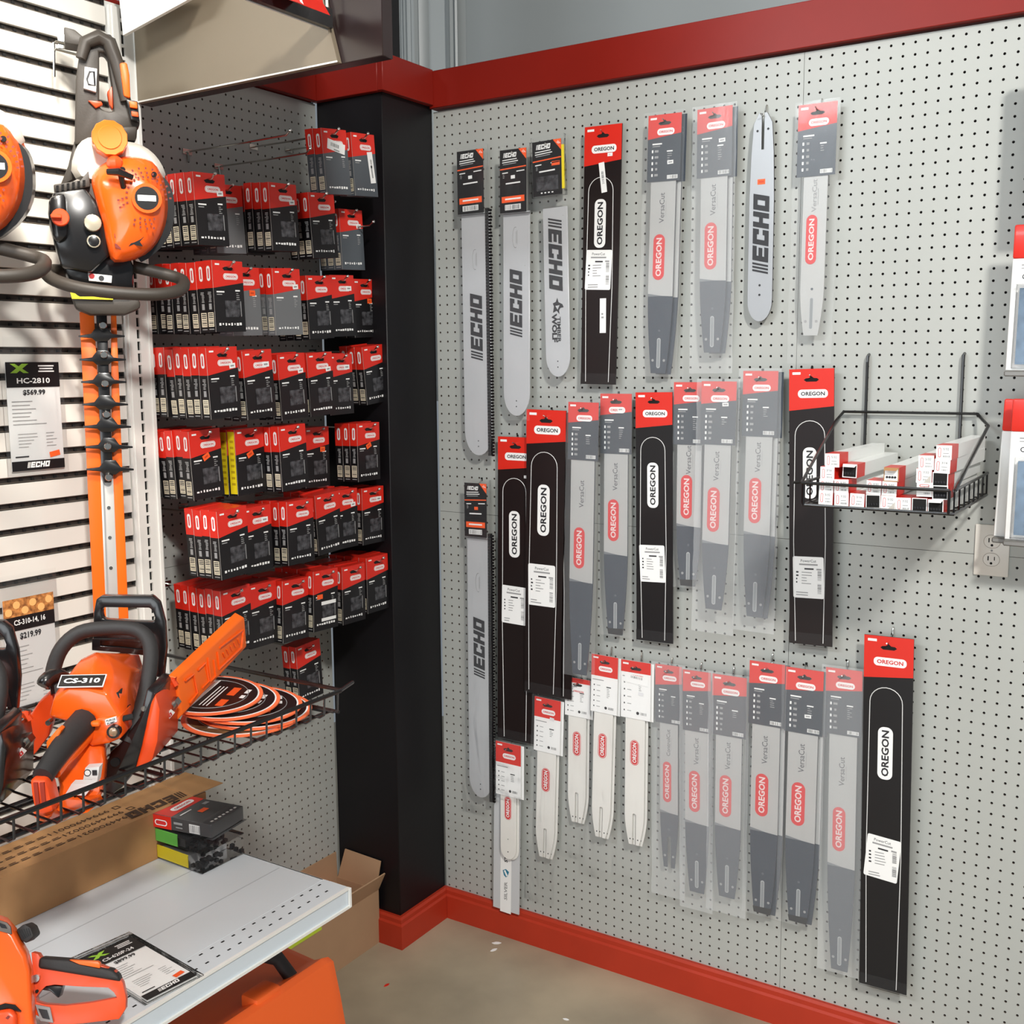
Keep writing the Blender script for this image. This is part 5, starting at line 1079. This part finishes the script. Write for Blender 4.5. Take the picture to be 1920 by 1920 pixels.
    pz('stop_switch', [(236, 186), (258, 190), (262, 228), (246, 224)], 2.6, 1.8, BPL, .06)
    pz('switch_button', [(242, 189), (257, 191), (258, 203), (244, 201)], 2.9, 2.6, ORL, .05); pz('switch_button', [(246, 208), (259, 210), (260, 219), (247, 217)], 2.8, 2.6, ORG, .05)
    pz('rear_support', [(140, 262), (176, 258), (150, 330), (112, 350), (128, 310)], 1.2, .2, GPL, .15)
    pz('neck', [(196, 238), (258, 236), (256, 262), (205, 262)], 2.2, .6, GPL, .2)
    return t
def smooth_path(P, k):
    out = []; n = len(P)
    for i in range(n-1):
        p0 = P[max(i-1, 0)]; p1 = P[i]; p2 = P[i+1]; p3 = P[min(i+2, n-1)]
        for j in range(k):
            s_ = j/k; out.append(tuple(.5*((2*b)+(-a+c)*s_+(2*a-5*b+4*c-d)*s_*s_+(-a+3*b-3*c+d)*s_**3) for a, b, c, d in zip(p0, p1, p2, p3)))
    return out+[P[-1]]
ht = trimmer(0, 'orange and black hedge trimmer hanging blade down on the slatwall')
o = copy_tree(ht); o.location = ht.location+Vector((.0, -12.1, .6))*I; tag(o, 'second hedge trimmer, cut by the left edge, only its side in view', 'hedge trimmer', 'hedge trimmers on the slatwall')
# hook that carries the trimmer
hk = MB(); f = Fr((-3.6, -44.5, 90), .955)
for (P) in ([(168, 92), (104, 77), (101, 80), (102, 144)], [(150, 104), (104, 92), (102, 96)]): hk.tube([f.q3(x, y, .3) for x, y in P], .1, CHR, 6)
hk.tube([f.q3(168, 92, .3), f.q3(150, 104, .3)], .1, CHR, 6); hk.box(.4, 1.7, -.2, .1, -.5, .5, CHR)
tag(hk.build('slatwall_hook', loc=(-3.6, -44.5, 90), rot=(0, 0, .955)), 'chrome wire slatwall hook holding the hedge trimmer handle', 'hook')
# ================================================================== CHAINSAW ON THE WIRE SHELF
def chainsaw(label):
    phi = .61; p = at(90, 1527, Z=38.9)-np.array([math.sin(phi), -math.cos(phi), 0])*8.3
    O = (float(p[0]), float(p[1]), 38.9); F = Fr(O, phi)
    t = thing('chainsaw', label, 'chainsaw', O, (0, 0, phi), 'chainsaws')
    def L3(P): return [F.q3(x, y, w) for x, y, w in P]
    def pz(name, P, w0, w1, m_, bevel=0, ref=None, seg=2): return MB().prism(F.qs(P, w0 if ref is None else ref), -w0, -w1, m_).build(name, t, bevel=bevel, seg=seg)
    # engine cover, lofted from the rear face to the front
    S = [L3([(x, y, 2.6) for x, y in ((92, 1344), (100, 1312), (128, 1290), (165, 1292), (200, 1302), (224, 1340), (226, 1383), (172, 1399), (166, 1355), (120, 1352))]),
         L3([(x, y, 1.7) for x, y in ((96, 1335), (104, 1300), (130, 1272), (170, 1266), (212, 1280), (234, 1320), (238, 1366), (180, 1385), (168, 1350), (122, 1342))]),
         L3([(x, y, .4) for x, y in ((106, 1315), (118, 1280), (142, 1248), (178, 1238), (214, 1258), (240, 1290), (248, 1340), (195, 1368), (172, 1340), (128, 1330))]),
         L3([(x, y, -1.6) for x, y in ((122, 1300), (132, 1262), (152, 1236), (182, 1222), (202, 1228), (246, 1256), (258, 1320), (205, 1350), (180, 1330), (140, 1320))]),
         L3([(x, y, -7.5) for x, y in ((140, 1290), (150, 1262), (168, 1240), (196, 1226), (262, 1226), (272, 1262), (268, 1310), (220, 1335), (190, 1320), (155, 1305))])]
    MB().loft(S, ORA).build('engine_cover', t, bevel=.18, seg=3)
    pz('rear_housing', [(163, 1352), (200, 1345), (226, 1342), (228, 1384), (205, 1394), (172, 1400), (165, 1395)], 2.9, .5, ORA, .3)
    pz('choke_knob', [(166, 1354), (185, 1354), (187, 1363), (168, 1364)], 3.4, 2.9, ORL, .12)
    a, b = F.q(213, 1372, 3.2); MB().disc(a, b, .42, -3.3, -2.8, BPL, 14).ball((a, -3.2, b), .32, mat('bulb', (170, 140, 110), .15, trans=.3), 8).build('primer_bulb', t)
    pz('purge_label', [(197, 1350), (217, 1344), (219, 1353), (199, 1360)], 3.05, 2.88, WHT)
    a, b = F.q(208, 1352, 3.1); MB().txt('PURGE', a, b+.08, .13, PDK, -3.12, 14, .02, width=.6).txt('PUMP', a, b-.12, .13, PDK, -3.12, 14, .02, width=.5).build('purge_print', t)
    # model plate on the sloping cover
    sl = Matrix.Rotation(-.75, 3, 'X')
    a, b = F.q(154, 1277, 2.3); o = MB().box(-1.45, 1.45, -.03, .03, -.52, .52, WHT).box(-1.38, 1.38, -.045, -.03, -.46, .46, BPL).txt('CS-310', 0, 0, .42, WHT, -.06, 0, .035, width=2.3).build('model_plate', t, loc=(a, -2.3, b), rot=(-1.0, .0, .0))
    pz('adjuster_slot', [(208, 1303), (220, 1298), (234, 1340), (226, 1345)], 1.9, .4, BPL, .06)
    a, b = F.q(230, 1348, 2.4); MB().tube([(a-.1, -2.4, b), (a+.6, -2.2, b+.1)], .2, BPL, 10).build('stop_lever', t)
    # tank and rear base
    TK = [(104, 1450, 4.0), (108, 1398, 2.8), (140, 1380, 2.8), (196, 1392, 2.4), (198, 1428, 3.0), (192, 1490, 4.6), (176, 1512, 5.6), (150, 1522, 6.2), (104, 1516, 6.2), (112, 1480, 5.2)]
    MB().loft([L3(TK), L3([(x+10, y-26 if y > 1440 else y-8, w-5.5) for x, y, w in TK])], ORA).build('fuel_tank', t, bevel=.3, seg=2)
    MB().loft([L3([(x, y, w) for x, y, w in ((92, 1512, 7.4), (112, 1522, 7.6), (132, 1532, 7.6), (166, 1524, 7.2), (196, 1500, 5.6))]), L3([(x, y, w) for x, y, w in ((96, 1500, 6.4), (116, 1506, 6.4), (136, 1514, 6.4), (164, 1508, 6.0), (190, 1488, 4.8))])], ORA).build('base_plate', t, bevel=.1, seg=2)
    pz('rating_label', [(160, 1440), (186, 1438), (182, 1468), (155, 1467)], 4.7, 4.0, WHT)
    a, b = F.q(167, 1449, 4.75); MB().disc(a-.1, b, .22, -4.76, -4.72, PDK, 12).disc(a-.1, b, .17, -4.77, -4.74, WHT, 12).pr(a+.35, b, .3, .34, PDK, -4.76).lines(a+.1, b-.45, .8, 4, .1, PGR, -4.76, h=.03).build('rating_print', t)
    pz('warning_label', [(134, 1470), (176, 1470), (160, 1492), (122, 1490)], 5.7, 5.0, WHT)
    pz('frame_gap', [(120, 1425), (138, 1395), (146, 1405), (130, 1436)], 2.95, 2.7, BPL)
    # rear handle: black grip on orange, D guard
    G = smooth_path([(158, 1352, 2.6, 1.15), (140, 1372, 3.8, 1.1), (118, 1400, 5.4, .95), (98, 1428, 6.8, .85), (80, 1456, 8.0, .8)], 4)
    MB().tube([F.q3(x, y, w) for x, y, w, r in G], [r*.78 for x, y, w, r in G], RUB, 12).build('rear_grip', t, smooth=True)
    G = smooth_path([(168, 1368, 2.4, 1), (148, 1392, 3.6, 1), (126, 1420, 5.2, .8), (104, 1450, 6.8, .6)], 4)
    MB().tube([F.q3(x, y, w) for x, y, w, r in G], [.55*r for x, y, w, r in G], ORA, 10).build('handle_underside', t, smooth=True)
    pz('rear_guard', [(55, 1462), (84, 1462), (90, 1478), (96, 1502), (100, 1522), (76, 1530), (64, 1520), (58, 1490)], 8.6, 7.2, ORD, .2)
    for x in (62, 74): pz('guard_recess', [(x, 1468), (x+8, 1468), (x+12, 1510), (x+5, 1510)], 8.7, 8.5, mat('recess_orange', (150, 40, 14), .6))
    MB().tube([F.q3(x, y, w) for x, y, w in ((82, 1520, 8.0), (100, 1526, 6.5), (118, 1520, 4.2))], .6, ORA, 10).build('guard_foot', t, smooth=True)
    pz('throttle_lock', [(86, 1392), (108, 1366), (115, 1370), (106, 1390), (93, 1413), (88, 1414)], 5.4, 4.6, ORL, .1)
    # starter side (left) dark orange cover with pull handle
    S = [L3([(x, y, -1.0) for x, y in ((44, 1438), (52, 1350), (72, 1318), (98, 1296), (104, 1330), (92, 1380), (70, 1410))]), L3([(x, y, -5.0) for x, y in ((44, 1400), (56, 1340), (78, 1310), (104, 1285), (112, 1320), (98, 1370), (74, 1390))])]
    MB().loft(S, ORD).build('starter_cover', t, bevel=.2, seg=2)
    MB().tube([F.q3(x, y, w) for x, y, w in smooth_path([(80, 1286, -.2), (90, 1272, -.6), (108, 1266, -1.2), (122, 1270, -1.8)], 3)], [.42, .5, .52, .5, .5, .48, .46, .44, .42, .4], BPL, 10).build('pull_handle', t, smooth=True)
    MB().tube([F.q3(104, 1270, -1.5), F.q3(108, 1300, -1.2)], .45, BPL, 8).build('pull_cord_guide', t)
    # front tube handle
    G = smooth_path([(100, 1290, -3.5), (100, 1256, -4.0), (116, 1215, -4.4), (150, 1186, -4.8), (200, 1178, -5.0), (252, 1180, -4.8), (277, 1198, -4.2), (283, 1232, -3.2), (275, 1290, -1.6), (258, 1350, -.2), (238, 1392, .6)], 4)
    MB().tube([F.q3(x, y, w) for x, y, w in G], .52, RUB, 12).build('front_handle', t, smooth=True)
    pz('side_frame', [(233, 1385), (262, 1345), (276, 1290), (292, 1300), (286, 1360), (262, 1420), (254, 1444), (228, 1478), (196, 1500), (190, 1470), (200, 1432), (206, 1412)], .9, -3.0, GPL if False else BPL, .15)
    a, b = F.q(215, 1430, 1.0); MB().disc(a, b, .3, -1.0, -.8, DARKH, 12).build('frame_hole', t)
    # hand guard
    A = [(174, 1218), (175, 1150), (180, 1124), (190, 1117), (285, 1118), (298, 1130), (308, 1168), (311, 1215), (306, 1270), (292, 1270), (278, 1228), (225, 1214)]
    Bh = [(192, 1160), (190, 1150), (190, 1142), (196, 1139), (280, 1140), (286, 1146), (290, 1158), (289, 1165), (286, 1166), (270, 1166), (240, 1165), (200, 1162)]
    MB().ring(F.qs(A, -6.2), F.qs(Bh, -6.2), 6.2, 6.9, BPL).build('hand_guard', t, bevel=.1, seg=2)
    MB().ring(F.qs([(174, 1218), (174, 1196), (210, 1196), (278, 1196), (290, 1210), (300, 1262), (284, 1262), (276, 1228), (225, 1222)], -6.3), F.qs([(190, 1210), (190, 1200), (212, 1200), (268, 1204), (274, 1208), (276, 1214), (274, 1216), (260, 1216), (225, 1212)], -6.3), 6.1, 6.6, BPL).build('hand_guard_base', t, bevel=.05, seg=1)
    # clutch cover and scabbard on the right
    S = [L3([(x, y, 1.6) for x, y in ((253, 1446), (266, 1398), (276, 1352), (283, 1320), (292, 1300), (300, 1330), (296, 1390), (286, 1426))]), L3([(x, y, -5.5) for x, y in ((262, 1420), (274, 1372), (284, 1330), (296, 1292), (330, 1278), (336, 1320), (334, 1370), (312, 1396))])]
    MB().loft(S, ORD).build('clutch_cover', t, bevel=.18, seg=2)
    a, b = F.q(327, 1318, -3.6); MB().disc(a, b, .42, 3.0, 3.9, CHR, 6).disc(a, b, .22, 2.6, 3.0, CHR, 8).build('bar_nut', t)
    sb = [[F.q3(x, y, -5.0) for x, y in ((315, 1266), (333, 1272), (342, 1340), (333, 1350), (322, 1345))], [F.q3(x, y, -16.5) for x, y in ((440, 1148), (458, 1158), (462, 1212), (452, 1222), (438, 1214))], [F.q3(x, y, -17.4) for x, y in ((446, 1154), (456, 1160), (460, 1200), (454, 1210), (444, 1204))]]
    MB().loft(sb, ORL).build('bar_cover', t, bevel=.1, seg=2)
    # raised ribs on the cover
    def on(u_, v_):   # along bar 0..1, height 0..1
        a0, a1 = (335, 1276, -4.8), (343, 1336, -4.8); b0, b1 = (459, 1160, -16.3), (463, 1210, -16.3)
        P = [tuple(p*(1-u_)+q_*u_ for p, q_ in zip(x_, y_)) for x_, y_ in ((a0, b0), (a1, b1))]; x, y, w = tuple(p*(1-v_)+q_*v_ for p, q_ in zip(*P)); v3 = F.q3(x, y, w); return (v3[0]+.08, v3[1], v3[2])
    for P in ([(.08, .15), (.2, .2), (.22, .85), (.1, .9)], [(.27, .2), (.38, .2), (.4, .85), (.3, .85)], [(.42, .1), (.42, .9), (.5, .9), (.5, .35)], [(.56, .2), (.56, .8), (.9, .85), (.95, .3), (.6, .15)]):
        MB().tube([on(*p) for p in P], .09, ORA, 5).build('cover_rib', t)
    for k in range(5): MB().tube([on(.64+k*.055, .42), on(.66+k*.055, .62)], .07, ORA, 4).build('embossed_mark', t)
    MB().tube([L3([(330, 1274, -4.6)])[0], L3([(322, 1272, -4.6)])[0], L3([(330, 1286, -4.6)])[0]], .25, ORD, 6).build('cover_clip', t)
    o = MB().box(-.8, .8, -.02, .02, -.22, .22, WHT).echo(0, 0, 1.3, REDP, -.03, hk=.9).build('maker_label', t, loc=F.q3(309, 1350, -1.6), rot=(.3, -.75, .55))
    for x, y, w in ((91, 1355, 2.4), (270, 1328, .4), (308, 1272, -5.4)):
        a, b = F.q(x, y, w+.4); MB().disc(a, b, .18, -w-.5, -w, CHR, 10).build('bolt', t)
    return t
cs = chainsaw('orange chainsaw with plain orange bar cover on the wire shelf, front handle up')
c2 = copy_tree(cs, skip=('bar_cover', 'cover_rib', 'embossed_mark', 'model_plate')); c2.location = cs.location+Vector((-1.3, -10.3, .1))*I; c2.rotation_euler = (0, 0, .68)
for ch in c2.children:
    if ch.name.startswith(('clutch_cover', 'starter_cover')):
        ch.material_slots[0].link = 'OBJECT'; ch.material_slots[0].material = BPL
tag(c2, 'second chainsaw on the wire shelf, cut by the left edge, mostly black handles', 'chainsaw', 'chainsaws')
# ================================================================== CHAINSAW AT THE LOWER LEFT
def rear_saw():
    O = at(120, 1918, Z=24.3); O = (float(O[0]), float(O[1]), 24.7); phi = .80; TL_ = .42; F = Fr(O, phi, TL_)
    t = thing('chainsaw', 'orange chainsaw seen from the side at the lower left corner, black top grip', 'chainsaw', O, (-TL_, 0, phi), 'chainsaws')
    def c(P): return [(x/7.385, 1680+y/7.385) for x, y in P]
    def pz(name, P, w0, w1, m_, bevel=0, seg=2): return MB().prism(F.qs(c(P), w0), -w0, -w1, m_).build(name, t, bevel=bevel, seg=seg)
    body = [(-500, 2000), (-500, 200), (-100, 230), (0, 262), (110, 300), (230, 440), (330, 640), (400, 760), (460, 1000), (480, 1400), (500, 1700), (560, 2000)]
    S = [[F.q3(x, y, 0) for x, y in c(body)], [F.q3(x, y, 3.2) for x, y in c(body)], [F.q3(x, y, 4.4) for x, y in c([(x*.93-20, 1000+(y-1000)*.9+40) for x, y in body])]]
    MB().loft(S, ORA).build('engine_cover', t, bevel=.25, seg=3)
    pz('name_plate', [(-60, 320), (90, 370), (145, 430), (160, 530), (-60, 470)], 4.5, 4.3, mat('plate_grey', (96, 88, 82), .5), .02)
    pz('plate_print', [(-40, 360), (70, 400), (100, 450), (20, 440)], 4.56, 4.5, BPL)
    pz('fuel_cap', [(225, 470), (320, 395), (350, 395), (420, 440), (460, 540), (455, 570), (360, 655), (290, 610)], 3.8, 1.6, RUB, .12)
    for i in range(5): pz('cap_ridge', [(255+i*34, 470-i*6), (263+i*34, 468-i*6), (330+i*24, 600-i*14), (322+i*24, 604-i*14)], 3.86, 3.78, BPL)
    handle_o = [(440, 780), (530, 800), (560, 850), (1400, 960), (1600, 1040), (1700, 1200), (1745, 1400), (1740, 1560), (1650, 1700), (1150, 1760), (740, 1790), (500, 1640), (480, 1300)]
    handle_i = [(500, 1400), (560, 1320), (640, 1245), (760, 1225), (1100, 1250), (1500, 1265), (1580, 1330), (1625, 1405), (1560, 1420), (1250, 1480), (900, 1520), (620, 1500), (510, 1470)]
    MB().ring(F.qs(c(handle_o), 2.8), F.qs(c(handle_i), 2.8), -2.9, -1.9, ORD).build('rear_handle', t, bevel=.2, seg=3)
    pz('top_grip', [(540, 850), (960, 880), (1380, 985), (1550, 1020), (1640, 1100), (1675, 1190), (1500, 1160), (520, 1000)], 3.1, 1.7, RUB, .22, 3)
    pz('throttle_lock', [(950, 885), (1350, 905), (1385, 930), (1385, 1003), (1100, 950)], 3.25, 2.6, ORL, .06)
    pz('trigger', [(580, 1300), (660, 1235), (870, 1240), (820, 1405), (800, 1410), (700, 1320)], 2.6, 1.5, BPL, .08)
    pz('rating_label', [(490, 1505), (690, 1545), (735, 1755), (560, 1730)], 3.1, 2.9, PGR); pz('rating_print', [(530, 1560), (650, 1580), (690, 1710), (590, 1690)], 3.14, 3.1, PDK)
    for x, y, w in ((497, 1140, 3.2),): a, b = F.q(x/7.385, 1680+y/7.385, w); MB().disc(a, b, .22, -w-.1, -w+.4, CHR, 12).build('bolt', t)
    for x, y in ((510, 1320),): a, b = F.q(x/7.385, 1680+y/7.385, 3); MB().disc(a, b, .1, -3.02, -2.8, DARKH, 8).build('screw_hole', t)
    S = c([(-100, 1600), (150, 1560), (240, 1640), (240, 1800), (200, 2000), (-100, 2000)]); MB().prism(F.qs(S, 4.8), -5.0, -4.3, ORD).build('hub_cover', t, bevel=.25, seg=3)
    pz('hub_recess', [(-60, 1530), (60, 1490), (200, 1510), (290, 1600), (200, 1580), (100, 1550), (-60, 1600)], 4.6, 4.3, DARKH); pz('hub_mark', [(75, 1690), (110, 1655), (140, 1670), (110, 1710)], 5.06, 5.0, mat('vent_red', (120, 30, 10), .6))
    return t
rear_saw()

# ================================================================== NEST PRINTS AND SMALL FITTINGS UNDER THE PART THEY SIT ON
NEST = {'front_print': ('carton',), 'price_sticker': ('carton', 'card_sleeve'), 'card_print': ('header_card', 'card'), 'logo': ('bar', 'card_sleeve', 'carton'),
 'mounting_slot': ('bar',), 'light_sleeve': ('bar',), 'outline_print': ('card_sleeve',), 'spec_label': ('card_sleeve',), 'end_label': ('carton',), 'open_end': ('carton',), 'fuel_cap': ('fuel_tank',),
 'starter_hub': ('starter_cover',), 'vent_grille': ('starter_cover',), 'cross_mark': ('starter_cover',), 'cover_vent': ('starter_cover',), 'screw_hole': ('starter_cover', 'rear_handle'), 'switch_button': ('stop_switch',),
 'model_plate': ('engine_cover',), 'purge_print': ('purge_label',), 'rating_print': ('rating_label',), 'cover_rib': ('bar_cover',), 'embossed_mark': ('bar_cover',), 'cover_clip': ('bar_cover',), 'guard_recess': ('rear_guard',),
 'plate_print': ('name_plate',), 'hub_recess': ('hub_cover',), 'hub_mark': ('hub_cover',), 'print': ('bar', 'face', 'white_card'), 'wolf_print': ('bar',), 'ring_line': ('face',), 'maker_print': ('carton',), 'number_print': ('carton',), 'fin_slot': ('cooling_fins',), 'sticker_print': ('handle_sticker', 'warning_sticker')}
bn = lambda o: o.name.split('.')[0]
for root in [o for o in sc.objects if o.parent is None and o.children]:
    kids = list(root.children)
    for c in kids:
        for pn_ in NEST.get(bn(c), ()):
            tgt = next((k for k in kids if bn(k) == pn_ and k.parent == root), None)
            if tgt is not None and not c.children:
                c.parent = tgt; c.matrix_parent_inverse = tgt.matrix_basis.inverted(); break
